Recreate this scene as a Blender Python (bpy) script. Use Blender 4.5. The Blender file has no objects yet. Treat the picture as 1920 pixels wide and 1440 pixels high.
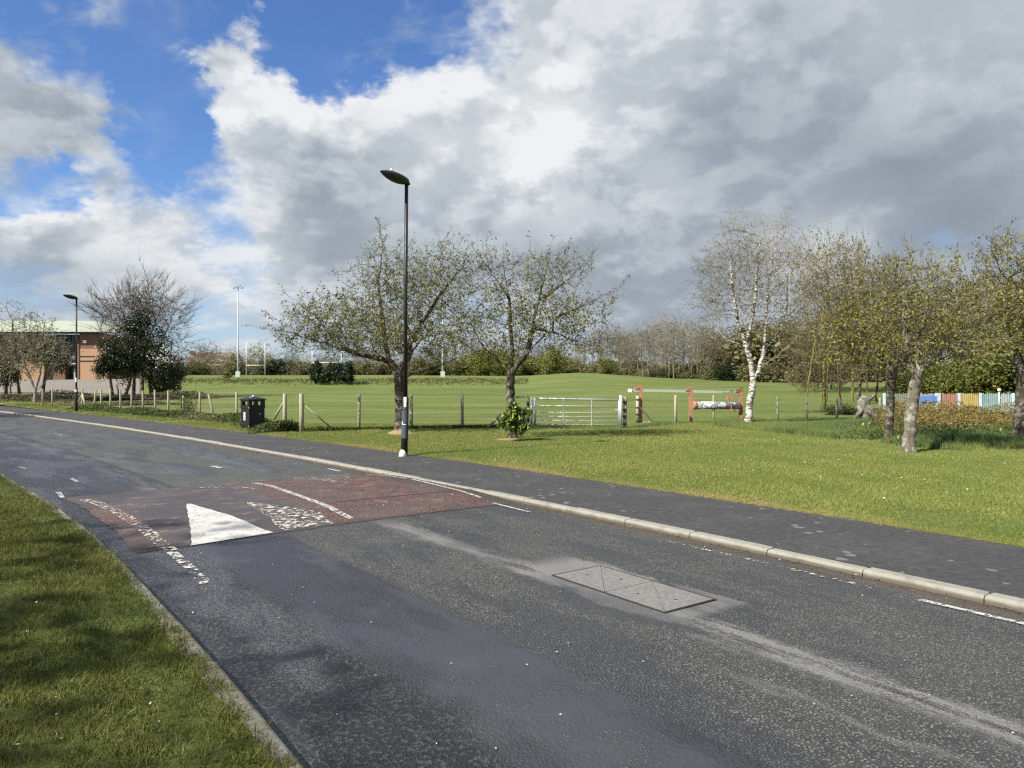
import bpy, math, random
import numpy as np
from math import radians, sin, cos, pi
from mathutils import Vector, Matrix

random.seed(7)
RS = np.random.RandomState(11)
sc = bpy.context.scene
COL = sc.collection
F = 1400.0      # focal length in photograph pixels
HV = 716.0      # horizon row
EYE = 1.6

# ------------------------------------------------------------------ camera
cam_d = bpy.data.cameras.new('camera')
cam = bpy.data.objects.new('camera', cam_d); COL.objects.link(cam)
cam.location = (0, 0, EYE)
cam.rotation_euler = (radians(90) - math.atan(4 / F), 0, 0)
cam_d.sensor_width = 36.0
cam_d.lens = 36.0 * F / 1920.0
cam_d.clip_start = 0.05
cam_d.clip_end = 6000
sc.camera = cam

# ------------------------------------------------------------------ light
EXPO = 1.12
GAIN = 2 ** EXPO
sc.view_settings.view_transform = 'Standard'
sc.view_settings.look = 'None'
sc.view_settings.gamma = 1.0
sc.view_settings.use_curve_mapping = False
sc.view_settings.exposure = EXPO
sc.cycles.filter_width = 1.3
sc.cycles.use_denoising = False
SUN_EL = radians(44); SHADOW_AZ = radians(52)     # shadows fall away to the right
to_sun = Vector((-sin(SHADOW_AZ) * cos(SUN_EL), -cos(SHADOW_AZ) * cos(SUN_EL), sin(SUN_EL)))
sd = bpy.data.lights.new('sun', 'SUN'); sd.energy = 4.3; sd.angle = radians(0.6); sd.color = (1.0, 0.94, 0.84)
so = bpy.data.objects.new('sun', sd); COL.objects.link(so)
so.rotation_euler = to_sun.to_track_quat('Z', 'Y').to_euler(); so.location = (-20, -20, 30)

def pdir(u, v):
    return Vector(((u - 960) / F, 1.0, (HV - v) / F)).normalized()

# ------------------------------------------------------------------ node helper
class NT:
    def __init__(s, tree):
        s.t = tree; s.t.nodes.clear()
    def n(s, typ, props=None, out=0, **ins):
        nd = s.t.nodes.new(typ)
        for k, v in (props or {}).items(): setattr(nd, k, v)
        for k, v in ins.items():
            key = int(k[1:]) if k[0] == 'i' and k[1:].isdigit() else k.replace('_', ' ')
            sk = nd.inputs[key]
            if isinstance(v, bpy.types.NodeSocket): s.t.links.new(v, sk)
            else:
                if sk.type == 'RGBA' and len(v) == 3: v = (*v, 1)
                sk.default_value = v
        return nd.outputs[out] if out is not None else nd
    def math(s, op, a, b=0.0, clamp=False): return s.n('ShaderNodeMath', {'operation': op, 'use_clamp': clamp}, i0=a, i1=b)
    def vm(s, op, a, b=(0, 0, 0), out=0): return s.n('ShaderNodeVectorMath', {'operation': op}, out=out, i0=a, i1=b)
    def mr(s, v, a, b, c=0.0, d=1.0, smooth=True):
        return s.n('ShaderNodeMapRange', {'interpolation_type': 'SMOOTHSTEP' if smooth else 'LINEAR', 'clamp': True}, i0=v, i1=a, i2=b, i3=c, i4=d)
    def mix(s, f, a, b, mode='MIX'): return s.n('ShaderNodeMixRGB', {'blend_type': mode}, i0=f, i1=a, i2=b)
    def noise(s, vec, scale, detail=4, rough=0.55, dist=0.0, out=0):
        return s.n('ShaderNodeTexNoise', out=out, Vector=vec, Scale=scale, Detail=detail, Roughness=rough, Distortion=dist)
    def voro(s, vec, scale, out=0, feat='F1'):
        return s.n('ShaderNodeTexVoronoi', {'feature': feat}, out=out, Vector=vec, Scale=scale)
    def scl(s, vec, x, y, z): return s.vm('MULTIPLY', vec, (x, y, z))
    def ramp(s, f, stops):
        nd = s.t.nodes.new('ShaderNodeValToRGB'); cr = nd.color_ramp
        while len(cr.elements) < len(stops): cr.elements.new(0.5)
        for e, (p, c) in zip(cr.elements, stops):
            e.position = p; e.color = (*c, 1) if len(c) == 3 else c
        s.t.links.new(f, nd.inputs[0]); return nd.outputs[0]

# ------------------------------------------------------------------ world
world = bpy.data.worlds.new('World'); sc.world = world; world.use_nodes = True
w = NT(world.node_tree)
sky = w.n('ShaderNodeTexSky', {'sky_type': 'NISHITA', 'sun_disc': False, 'sun_elevation': SUN_EL,
                               'sun_rotation': math.atan2(to_sun.x, to_sun.y), 'air_density': 1.0,
                               'dust_density': 0.35, 'ozone_density': 2.2}, out=0)
STR = 0.1
dirv = w.vm('NORMALIZE', w.n('ShaderNodeTexCoord', out=0))
sep = w.n('ShaderNodeSeparateXYZ', out=None, i0=dirv)
dz = w.math('MAXIMUM', sep.outputs[2], 0.0)
def cloud_coords(dv):
    sp = w.n('ShaderNodeSeparateXYZ', out=None, i0=dv)
    z = w.math('MAXIMUM', sp.outputs[2], 0.0)
    k = w.math('ADD', 1.0, w.math('DIVIDE', .10, w.math('ADD', z, 0.10)))
    return w.n('ShaderNodeCombineXYZ', i0=w.math('MULTIPLY', sp.outputs[0], k), i1=w.math('MULTIPLY', sp.outputs[1], k), i2=w.math('MULTIPLY', w.math('POWER', z, .85), 1.7))
def puffs(dv):
    c = w.vm('ADD', cloud_coords(dv), (3.7, 1.9, 0.4))
    a = w.noise(c, 4.2, 9, 0.56, 0.15)
    b = w.math('ABSOLUTE', w.math('SUBTRACT', w.noise(c, 8.5, 6, 0.55, 0.0), .5))       # billows
    return w.math('SUBTRACT', a, w.math('MULTIPLY', b, -.55))
warp = w.vm('SUBTRACT', w.noise(cloud_coords(dirv), 6.5, 8, 0.62, 0, out=1), (0.5, 0.5, 0.5))
wd = w.vm('ADD', dirv, w.scl(warp, 0.20, 0.2, 0.18))
def blobs(lst, start):
    acc = start
    for (u, v, r, wt) in lst:
        d = w.vm('DISTANCE', wd, tuple(pdir(u, v)), out=1)
        acc = w.math('ADD', acc, w.mr(d, 0.35 * r / F, 1.5 * r / F, wt, 0.0))
    return acc
n0 = puffs(dirv)
n1 = puffs(w.vm('NORMALIZE', w.vm('ADD', dirv, (-0.016, 0.0, 0.030))))
cov = w.math('MULTIPLY', w.math('SUBTRACT', n0, 0.55), 2.4)
cov = blobs([(200, 20, 170, -.75), (420, 10, 150, -.7), (330, 150, 90, -.75), (305, 225, 88, -.9), (560, 25, 110, -.8),
             (640, 155, 55, -.95), (740, 40, 105, -.95), (60, 345, 62, -1.0), (880, 50, 90, -.7), (980, 55, 60, -.3), (60, 70, 60, -.5),
             (360, 320, 70, -.2), (340, 620, 60, -.4), (250, 320, 60, -.3),
             (130, 150, 115, .85), (20, 110, 60, .35), (450, 88, 60, 1.15), (560, 270, 140, .5), (120, 410, 70, .35), (20, 230, 80, .4),
             (260, 450, 120, .3), (1150, 220, 300, .35), (1600, 250, 420, .6), (900, 350, 300, .4), (1250, 560, 160, .4), (600, 480, 110, .5), (1560, 130, 200, .3)], cov)
cov = w.math('ADD', cov, 0.34)
mask = w.mr(cov, -0.26, 0.56)
wisp = w.noise(w.vm('ADD', w.scl(cloud_coords(dirv), 1.0, 1.6, 1.0), (9, 2, 1)), 6.5, 9, 0.62, 0.5)
mask = w.math('MAXIMUM', mask, w.math('MULTIPLY', w.mr(wisp, .50, .74), w.mr(cov, -1.0, .1, .12, .8)))
thick = w.mr(cov, 0.15, 1.25)
lit = w.mr(w.math('SUBTRACT', n0, n1), -0.08, 0.10)
br = w.math('ADD', w.math('MULTIPLY', lit, 0.34), w.math('MULTIPLY', thick, -0.19))
br = w.math('ADD', br, w.math('MULTIPLY', w.math('SUBTRACT', w.noise(cloud_coords(dirv), 4.4, 6, 0.50), 0.5), 0.7))
soft = w.mr(w.vm('DISTANCE', wd, tuple(pdir(1750, 330)), out=1), .10, .50, .62, 1.0)
br = w.math('MULTIPLY', br, soft)
br = blobs([(500, 215, 100, .42), (1020, 225, 90, .30), (860, 150, 120, .15), (110, 390, 60, .34), (430, 620, 90, .3), (430, 430, 120, .16),
            (960, 290, 80, .25), (620, 210, 80, .2), (230, 490, 100, .22), (1560, 420, 90, .16), (1180, 60, 160, .16), (110, 170, 110, -.04), (40, 250, 90, -.06),
            (1700, 60, 250, .1), (1240, 400, 90, .1), (700, 200, 90, .15),
            (1470, 270, 170, -.24), (1880, 400, 170, -.26), (660, 410, 150, -.16), (850, 440, 130, -.14), (1250, 540, 140, -.14), (1150, 330, 150, .18), (900, 270, 140, .2), (760, 330, 110, .14),
            (500, 300, 55, -.24), (1700, 330, 160, -.12), (130, 560, 140, -.12), (60, 480, 90, -.12), (1080, 430, 110, -.16)], br)
br = w.math('ADD', br, 0.50)
g = 1.0 / GAIN
cl = w.ramp(br, [(0.0, (.27, .315, .38)), (0.30, (.37, .42, .48)), (0.62, (.55, .60, .645)), (1.0, (.86, .88, .90))])
cl = w.vm('SCALE', cl); cl.node.inputs['Scale'].default_value = g / STR
skc = w.n('ShaderNodeHueSaturation', Saturation=1.10, Value=0.66, Color=sky)
skc = w.mix(1.0, skc, (.74, .86, 1.10, 1), 'MULTIPLY')
full = w.mix(mask, skc, cl)
# thin veil near the horizon
hz = w.mr(dz, 0.0, 0.16, 0.5, 0.0)
full = w.mix(hz, full, (.44 * g / STR, .51 * g / STR, .61 * g / STR))
bg = w.n('ShaderNodeBackground', Color=full, Strength=STR)
w.n('ShaderNodeOutputWorld', out=None, Surface=bg)
world.cycles.sampling_method = 'MANUAL'; world.cycles.sample_map_resolution = 512

# ------------------------------------------------------------------ object helpers
def tag(o, label=None, cat=None, group=None, kind=None):
    if label: o['label'] = label
    if cat: o['category'] = cat
    if group: o['group'] = group
    if kind: o['kind'] = kind
    return o
def empty(name, loc, label=None, cat=None, group=None, rz=0, kind=None):
    o = bpy.data.objects.new(name, None); COL.objects.link(o)
    o.location = loc; o.rotation_euler = (0, 0, rz); o.empty_display_size = 0.2
    return tag(o, label, cat, group, kind)
def link(name, me, mats=(), parent=None):
    o = bpy.data.objects.new(name, me); COL.objects.link(o)
    if len(me.materials) == 0:
        for m in (mats if isinstance(mats, (list, tuple)) else [mats]): me.materials.append(m)
    if parent: o.parent = parent
    return o
def np_mesh(name, V, F4=None, F3=None, smooth=False, uv=None, mats4=None, mats3=None):
    me = bpy.data.meshes.new(name)
    V = np.asarray(V, np.float32).reshape(-1, 3)
    n4 = 0 if F4 is None else len(F4); n3 = 0 if F3 is None else len(F3)
    parts = []
    if n4: parts.append(np.asarray(F4, np.int32).reshape(-1))
    if n3: parts.append(np.asarray(F3, np.int32).reshape(-1))
    L = np.concatenate(parts)
    me.vertices.add(len(V)); me.vertices.foreach_set('co', V.reshape(-1))
    me.loops.add(len(L)); me.loops.foreach_set('vertex_index', L)
    st = np.concatenate([np.arange(n4) * 4, n4 * 4 + np.arange(n3) * 3]).astype(np.int32)
    me.polygons.add(n4 + n3); me.polygons.foreach_set('loop_start', st)
    me.polygons.foreach_set('use_smooth', np.full(n4 + n3, smooth))
    if mats4 is not None or mats3 is not None:
        a = np.concatenate([x for x in (mats4, mats3) if x is not None]).astype(np.int32)
        me.polygons.foreach_set('material_index', a)
    if uv is not None:
        ul = me.uv_layers.new(name='UVMap')
        ul.data.foreach_set('uv', np.asarray(uv, np.float32)[L].reshape(-1))
    me.update(calc_edges=True)
    return me
class MB:
    def __init__(s): s.v = []; s.f = []
    def box(s, c, d, rz=0, taper=1.0, m=None):
        hx, hy, hz = d[0] / 2, d[1] / 2, d[2] / 2
        b = len(s.v); R = Matrix.Rotation(rz, 3, 'Z')
        for z, k in ((-hz, 1.0), (hz, taper)):
            for x, y in ((-hx, -hy), (hx, -hy), (hx, hy), (-hx, hy)):
                p = R @ Vector((x * k, y * k, z)); p = p if m is None else m @ p
                s.v.append((c[0] + p.x, c[1] + p.y, c[2] + p.z))
        s.f += [(b, b + 3, b + 2, b + 1), (b + 4, b + 5, b + 6, b + 7)] + [(b + i, b + (i + 1) % 4, b + 4 + (i + 1) % 4, b + 4 + i) for i in range(4)]
        return s
    def tube(s, pts, rs, n=10, cap=True):
        pts = [Vector(p) for p in pts]
        if not isinstance(rs, (list, tuple)): rs = [rs] * len(pts)
        b = len(s.v)
        for i, p in enumerate(pts):
            d = (pts[min(i + 1, len(pts) - 1)] - pts[max(i - 1, 0)]).normalized()
            a = d.cross(Vector((0.1, 1, 0.03)) if abs(d.y) < .9 else Vector((1, 0, 0))).normalized(); c = d.cross(a)
            for k in range(n):
                q = p + (a * cos(2 * pi * k / n) + c * sin(2 * pi * k / n)) * rs[i]
                s.v.append(tuple(q))
        for i in range(len(pts) - 1):
            for k in range(n):
                s.f.append((b + i * n + k, b + i * n + (k + 1) % n, b + (i + 1) * n + (k + 1) % n, b + (i + 1) * n + k))
        if cap:
            s.f.append(tuple(b + k for k in range(n))[::-1]); s.f.append(tuple(b + (len(pts) - 1) * n + k for k in range(n)))
        return s
    def beam(s, p0, p1, wd_, ht):
        p0, p1 = Vector(p0), Vector(p1); d = p1 - p0; L = d.length; d.normalize()
        up_ = Vector((0, 0, 1)) if abs(d.z) < .95 else Vector((0, 1, 0))
        a = d.cross(up_).normalized(); c = a.cross(d); b = len(s.v)
        for p in (p0, p1):
            for x, y in ((-1, -1), (1, -1), (1, 1), (-1, 1)):
                s.v.append(tuple(p + a * x * wd_ / 2 + c * y * ht / 2))
        s.f += [(b, b + 1, b + 2, b + 3), (b + 4, b + 7, b + 6, b + 5)] + [(b + i, b + 4 + i, b + 4 + (i + 1) % 4, b + (i + 1) % 4) for i in range(4)]
        return s
    def poly(s, pts, f): 
        b = len(s.v); s.v += [tuple(p) for p in pts]; s.f += [tuple(b + i for i in q) for q in f]; return s
    def mesh(s, name, smooth=False):
        me = bpy.data.meshes.new(name); me.from_pydata(s.v, [], s.f); me.update()
        if smooth:
            me.polygons.foreach_set('use_smooth', [len(p.vertices) == 4 for p in me.polygons])
        return me
    def build(s, name, mat, parent=None, smooth=False): return link(name, s.mesh(name, smooth), mat, parent)

# ------------------------------------------------------------------ materials
def mat(name, fn):
    m = bpy.data.materials.new(name); m.use_nodes = True
    t = NT(m.node_tree); r = fn(t)
    t.n('ShaderNodeOutputMaterial', out=None, Surface=r); return m
def pr(t, col, rough=0.7, spec=0.4, metal=0.0, bump=None, bs=0.3, bd=0.01):
    kw = dict(Base_Color=col, Roughness=rough, Metallic=metal); kw['Specular_IOR_Level'] = spec
    nd = t.t.nodes.new('ShaderNodeBsdfPrincipled')
    for k, v in (('Base Color', col), ('Roughness', rough), ('Metallic', metal), ('Specular IOR Level', spec)):
        if isinstance(v, bpy.types.NodeSocket): t.t.links.new(v, nd.inputs[k])
        else: nd.inputs[k].default_value = (*v, 1) if isinstance(v, tuple) and len(v) == 3 else v
    if bump is not None:
        b = t.n('ShaderNodeBump', Height=bump, Strength=bs, Distance=bd); t.t.links.new(b, nd.inputs['Normal'])
    return nd.outputs[0]
def geo(t, out): 
    return t.n('ShaderNodeNewGeometry', out=out)
def pos(t): return t.n('ShaderNodeNewGeometry', out=0)
def objc(t): return t.n('ShaderNodeTexCoord', out=3)
def rnd_island(t): return t.n('ShaderNodeNewGeometry', out='Random Per Island')
def uvw(t): return t.n('ShaderNodeUVMap', {'uv_map': 'UVMap'})
def paint(name, col, rough=0.45, var=0.15, metal=0.0, scale=12.0, dirt=(.05, .045, .035), dirt_amt=0.25, spec=.5):
    def fn(t):
        p = objc(t); n = t.noise(p, scale, 6, .65); n2 = t.noise(p, scale * 5, 4, .6)
        c = t.mix(t.mr(n, .35, .7, 0, var), col, tuple(x * .6 for x in col))
        c = t.mix(t.mr(n2, .5, .75, 0, dirt_amt), c, dirt)
        return pr(t, c, t.mr(n, .3, .7, rough - .08, rough + .12), spec, metal, n2, .15, .002)
    return mat(name, fn)

def asphalt_core(t, fine_col, stone_a, stone_b, p, sscale=52.0):
    v = t.n('ShaderNodeTexVoronoi', {'feature': 'F1'}, out=None, Vector=p, Scale=sscale)
    d = v.outputs['Distance']; colr = v.outputs['Color']
    sp = t.n('ShaderNodeSeparateXYZ', out=None, i0=colr)
    stone = t.mr(d, .36, .56, 1.0, 0.0)
    pick = t.mr(sp.outputs[0], .1, 1.0, smooth=False)
    c = t.mix(pick, stone_a, stone_b)
    bright = t.mr(sp.outputs[1], .955, .98, 0, .75)
    c = t.mix(bright, c, (.30, .29, .27))
    v2 = t.noise(p, 130, 3, .7); c = t.mix(t.mr(v2, .4, .7, 0, .4), c, fine_col)
    return t.mix(stone, fine_col, c), stone, sp

def road_fn(t):
    p = pos(t); uv = uvw(t); s = t.n('ShaderNodeSeparateXYZ', out=None, i0=uv); S, T = s.outputs[0], s.outputs[1]
    big = t.noise(p, .55, 5, .6); med = t.noise(p, 3.2, 6, .65); st = t.noise(t.scl(uv, .7, 6, 1), 1.3, 6, .62)
    wob = t.math('MULTIPLY', t.math('SUBTRACT', t.noise(t.scl(uv, .9, 2.5, 1), 1.7, 7, .68), .5), .55)
    Tw = t.math('ADD', T, wob)
    base, stone, sp = asphalt_core(t, (.020, .020, .021), (.062, .063, .062), (.180, .178, .165), p, 58)
    # near half of the road: finer darker stone
    dk = t.math('MULTIPLY', t.mr(t.math('ADD', T, t.math('MULTIPLY', wob, .1)), 3.18, 3.34, 0, 1), t.mr(big, .2, .5, .75, 1))
    base = t.mix(t.math('MULTIPLY', dk, .75), base, t.mix(.5, base, (.018, .020, .029)))
    gr = t.mr(t.noise(p, 15, 6, .78), .32, .68, 0, 1); base = t.mix(.22, base, t.mix(gr, (.010, .010, .011), (.15, .15, .142)))
    # smooth dark wheel strip in the near lane
    smooth_d = t.math('MULTIPLY', t.mr(t.math('ADD', T, t.math('MULTIPLY', wob, .12)), 3.24, 3.30), t.mr(Tw, 4.02, 4.22, 1, 0))
    smooth_d = t.math('MULTIPLY', smooth_d, t.mr(t.math('ADD', med, t.math('MULTIPLY', stone, -.10)), .30, .42, .55, 1))
    cs = t.mix(t.mr(med, .4, .65), (.010, .011, .016), (.024, .026, .034))
    base = t.mix(t.math('MULTIPLY', smooth_d, .88), base, cs)
    # pale worn joint along the middle, this side of the hump
    lo = t.math('MULTIPLY', t.mr(Tw, 1.90, 2.02), t.mr(Tw, 2.14, 2.32, 1, 0))
    near_h = t.mr(S, 11.2, 12.2, 1, 0)
    brk = t.mr(t.math('ADD', st, t.math('MULTIPLY', stone, -.10)), .36, .46)
    surround = t.math('MULTIPLY', t.math('MULTIPLY', t.mr(Tw, 1.44, 1.52), t.mr(Tw, 2.20, 2.32, 1, 0)), t.math('MULTIPLY', t.mr(S, 7.3, 7.42), t.mr(S, 9.0, 9.4, 1, 0)))
    joint = t.math('MULTIPLY', t.math('MULTIPLY', lo, near_h), brk)
    joint = t.math('MAXIMUM', joint, t.math('MULTIPLY', surround, t.mr(st, .3, .4)))
    cj = t.mix(med, (.13, .13, .125), (.20, .198, .19))
    base = t.mix(t.math('MULTIPLY', joint, .92), base, cj)
    # narrow second joint nearer the bottom right
    j2 = t.math('MULTIPLY', t.math('MULTIPLY', t.mr(Tw, 2.52, 2.56), t.mr(Tw, 2.58, 2.64, 1, 0)), t.mr(S, 6.2, 6.9, 1, 0))
    base = t.mix(t.math('MULTIPLY', j2, .4), base, cj)
    # beyond the hump: a dark seam with a pale track beside it; far lane greener grey, near lane darker
    far_h = t.mr(S, 15.8, 16.2)
    farlane = t.math('MULTIPLY', far_h, t.mr(T, 3.22, 3.26, 1, 0))
    base = t.mix(t.math('MULTIPLY', farlane, .3), base, (.095, .102, .088))
    base = t.mix(t.math('MULTIPLY', far_h, t.mr(T, 3.3, 3.5, 0, .45)), base, (.055, .058, .072))
    tr = t.math('MULTIPLY', t.math('MULTIPLY', t.mr(Tw, 3.26, 3.36), t.mr(Tw, 3.5, 3.75, 1, 0)), t.math('MULTIPLY', far_h, t.mr(st, .42, .52)))
    base = t.mix(t.math('MULTIPLY', tr, .65), base, (.17, .155, .13))
    seam = t.math('MULTIPLY', t.math('MULTIPLY', t.mr(T, 3.17, 3.20, 0, 1), t.mr(T, 3.23, 3.26, 1, 0)), far_h)
    base = t.mix(t.math('MULTIPLY', seam, .8), base, (.02, .018, .016))
    # dirt gathered against the far kerb, darker edge against the near kerb
    dirt = t.mr(t.math('ADD', T, t.math('MULTIPLY', wob, .35)), .06, .26, 1, 0)
    base = t.mix(t.math('MULTIPLY', dirt, .9), base, t.mix(med, (.035, .024, .016), (.11, .075, .045)))
    bl = t.mr(big, .35, .65)
    base = t.mix(.14, base, t.mix(bl, (.028, .030, .033), (.115, .118, .112)))
    # damp patches: slightly darker and glossier
    damp = t.mr(t.math('ADD', t.noise(t.scl(uv, .35, 1.1, 1), 1.3, 5, .6), t.math('MULTIPLY', dk, .08)), .47, .60)
    base = t.mix(t.math('MULTIPLY', damp, .5), base, (.018, .020, .026))
    # splatter of lost paint flecks
    vf = t.n('ShaderNodeTexVoronoi', {'feature': 'F1'}, out=None, Vector=p, Scale=5.5)
    fl = t.mr(t.math('ADD', vf.outputs[0], t.math('MULTIPLY', t.noise(p, 60, 3), .05)), .055, .075, 1, 0)
    base = t.mix(t.math('MULTIPLY', fl, .0), base, (.6, .6, .58))
    rough0 = t.math('SUBTRACT', t.math('ADD', t.math('SUBTRACT', .66, t.math('MULTIPLY', t.math('MULTIPLY', dk, t.math('SUBTRACT', 1, smooth_d)), .18)), t.math('MULTIPLY', joint, .15)), t.math('MULTIPLY', damp, .2))
    wet = t.math('MULTIPLY', t.mr(t.math('ADD', t.noise(t.scl(uv, .5, 1.4, 1), .9, 6, .62), t.math('MULTIPLY', dk, .03)), .50, .62), t.math('MAXIMUM', dk, far_h))
    rough = t.math('MAXIMUM', t.math('SUBTRACT', rough0, t.math('MULTIPLY', wet, .18)), .42)
    mott = t.mr(t.noise(p, 34, 4, .65), .42, .58)
    base = t.mix(t.math('MULTIPLY', t.math('MULTIPLY', dk, t.math('SUBTRACT', 1, smooth_d)), t.math('MULTIPLY', mott, .85)), t.mix(t.math('MULTIPLY', dk, .35), base, (.062, .065, .078)), (.004, .005, .007))
    hgt0 = t.math('MULTIPLY', t.math('ADD', stone, t.math('MULTIPLY', sp.outputs[2], .6)), t.math('SUBTRACT', 1, t.math('MULTIPLY', t.math('MAXIMUM', joint, smooth_d), .72)))
    hgt = t.math('SUBTRACT', hgt0, t.math('MULTIPLY', t.math('MULTIPLY', t.math('MULTIPLY', mott, dk), t.math('SUBTRACT', 1.15, smooth_d)), 1.3))
    return pr(t, base, rough, t.math('ADD', t.math('SUBTRACT', .5, t.math('MULTIPLY', smooth_d, .3)), t.math('MULTIPLY', wet, .35)), 0, t.math('MULTIPLY', hgt, t.math('SUBTRACT', 1, t.math('MULTIPLY', wet, .55))), 1.0, .010)
M_road = mat('asphalt_road', road_fn)

def red_fn(t):
    p = pos(t); uv = uvw(t); s = t.n('ShaderNodeSeparateXYZ', out=None, i0=uv); S, T = s.outputs[0], s.outputs[1]
    med = t.noise(p, 3.5, 7, .68); st = t.noise(t.scl(uv, 1.2, 3, 1), 1.4, 6, .62)
    c, stone, sp = asphalt_core(t, (.035, .022, .021), (.14, .062, .052), (.33, .17, .135), p, 55)
    # far lane: still red with pale worn spots; near lane wheel strip: scraped dark purple
    dark = t.math('MULTIPLY', t.mr(T, 2.5, 2.62), t.mr(T, 4.18, 4.35, 1, 0))
    c = t.mix(t.math('MULTIPLY', dark, 1.0), c, t.mix(med, (.030, .027, .031), (.078, .066, .069)))
    back = t.math('MULTIPLY', t.mr(T, 2.6, 4.2), t.mr(S, 14.0, 15.9)); c = t.mix(t.math('MULTIPLY', back, .8), c, (.042, .040, .043))
    c = t.mix(t.mr(st, .48, .64, 0, .75), c, (.050, .042, .044))
    c = t.mix(t.mr(t.noise(p, 1.1, 5, .6), .45, .62, 0, .55), c, (.085, .072, .070))
    c = t.mix(t.mr(med, .54, .7, 0, .55), c, (.25, .17, .135))
    c = t.mix(t.mr(t.noise(p, 12, 5, .7), .5, .68, 0, .55), c, (.05, .035, .034))
    seam = t.math('MULTIPLY', t.mr(S, 13.08, 13.11, 0, 1), t.mr(S, 13.14, 13.17, 1, 0))
    seam = t.math('MULTIPLY', seam, t.mr(T, 2.2, 2.3, 1, 0))
    c = t.mix(seam, c, (.02, .015, .015))
    edge = t.math('MAXIMUM', t.mr(S, 11.98, 12.12, 1, 0), t.mr(T, .1, .5, 1, 0))
    c = t.mix(t.math('MULTIPLY', edge, .6), c, (.03, .024, .022))
    return pr(t, c, .62, .4, 0, t.math('MULTIPLY', stone, t.math('SUBTRACT', 1, t.math('MULTIPLY', dark, .7))), .8, .006)
M_red = mat('red_road_surfacing', red_fn)

def worn_paint(name, lo, hi, col=(.50, .49, .46), scale=26):
    def fn(t):
        p = pos(t); n = t.noise(p, scale, 6, .7); v = t.voro(p, 75)
        a = t.mr(t.math('ADD', n, t.math('MULTIPLY', v, -.12)), lo, hi)
        c = t.mix(t.mr(t.noise(p, 7, 6, .7), .35, .65), col, tuple(x * .72 for x in col))
        c = t.mix(t.mr(t.noise(p, 90, 3), .5, .7, 0, .25), c, (.3, .29, .27))
        sh = pr(t, c, .55, .4, 0, t.voro(p, 75), .3, .003)
        return t.n('ShaderNodeMixShader', i0=a, i1=t.n('ShaderNodeBsdfTransparent'), i2=sh)
    return mat(name, fn)
M_paint_good = worn_paint('white_road_paint', .29, .33)
M_paint_line = worn_paint('cracked_road_paint', .36, .41)
M_paint_worn = worn_paint('worn_white_road_paint', .40, .44)
M_paint_bad = worn_paint('flaked_white_road_paint', .47, .51, (.62, .60, .52), 17)
M_paint_faint = worn_paint('faint_road_paint', .50, .56, (.42, .40, .37), 11)

def path_fn(t):
    p = pos(t); uv = uvw(t); med = t.noise(p, 1.1, 6, .6); fine = t.noise(p, 120, 3, .7)
    c = t.mix(t.mr(fine, .35, .7), (.014, .014, .016), (.058, .058, .060))
    c = t.mix(t.mr(med, .45, .7, 0, .5), c, (.075, .073, .070))
    v = t.n('ShaderNodeTexVoronoi', {'feature': 'F1'}, out=None, Vector=t.vm('ADD', p, t.scl(t.noise(p, 5, 3, .5, 0, out=1), .1, .1, 0)), Scale=6.5)
    sz = t.n('ShaderNodeSeparateXYZ', out=None, i0=v.outputs['Color'])
    lim = t.math('MULTIPLY', t.math('POWER', t.mr(sz.outputs[0], .15, 1.0), 2.0), t.mr(t.noise(p, .8, 3), .35, .65, .10, .34))
    d = t.math('ADD', v.outputs[0], t.math('MULTIPLY', t.math('SUBTRACT', t.noise(p, 45, 3), .5), .08))
    spot = t.math('LESS_THAN', d, lim)
    c = t.mix(t.math('MULTIPLY', spot, .5), c, (.26, .26, .25))
    s = t.n('ShaderNodeSeparateXYZ', out=None, i0=uv)
    e = t.mr(t.math('ADD', s.outputs[1], t.math('MULTIPLY', t.noise(p, 6, 5), .2)), -1.84, -1.68, 1, 0)
    c = t.mix(t.math('MULTIPLY', e, .5), c, (.05, .045, .03))
    c = t.mix(.3, c, t.mix(t.mr(t.noise(p, 13, 6, .78), .3, .7), (.012, .012, .014), (.105, .104, .102)))
    return pr(t, c, .75, .35, 0, fine, .5, .003)
M_path = mat('tarmac_path', path_fn)

def concrete_fn(t):
    p = pos(t); n = t.noise(p, 4, 7, .65); f = t.noise(p, 110, 3, .6)
    r = t.n('ShaderNodeObjectInfo', out='Random')
    c = t.mix(n, (.20, .195, .165), (.31, .305, .265)); c = t.mix(t.mr(f, .4, .7, 0, .35), c, (.17, .16, .14))
    c = t.mix(t.math('MULTIPLY', r, .22), c, (.22, .21, .19))
    z = t.n('ShaderNodeSeparateXYZ', out=None, i0=p).outputs[2]
    c = t.mix(t.mr(t.math('ADD', z, t.math('MULTIPLY', n, .03)), .03, .052, .75, 0), c, (.07, .055, .035))
    c = t.mix(t.mr(t.noise(p, 7, 6, .7), .48, .68, 0, .5), c, (.11, .105, .085))
    return pr(t, c, .85, .25, 0, f, .5, .003)
M_kerb = mat('concrete_kerb', concrete_fn)
def old_concrete_fn(t):
    p = pos(t); n = t.noise(p, 5, 7, .7); f = t.noise(p, 90, 4, .7)
    c = t.mix(t.mr(n, .3, .7), (.075, .068, .052), (.22, .21, .18)); c = t.mix(t.mr(f, .45, .7, 0, .5), c, (.05, .05, .035))
    c = t.mix(t.mr(t.noise(p, 2.3, 5), .52, .7, 0, .5), c, (.06, .075, .025))
    return pr(t, c, .9, .2, 0, f, .7, .004)
M_kerb_old = mat('mossy_concrete_kerb', old_concrete_fn)

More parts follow.
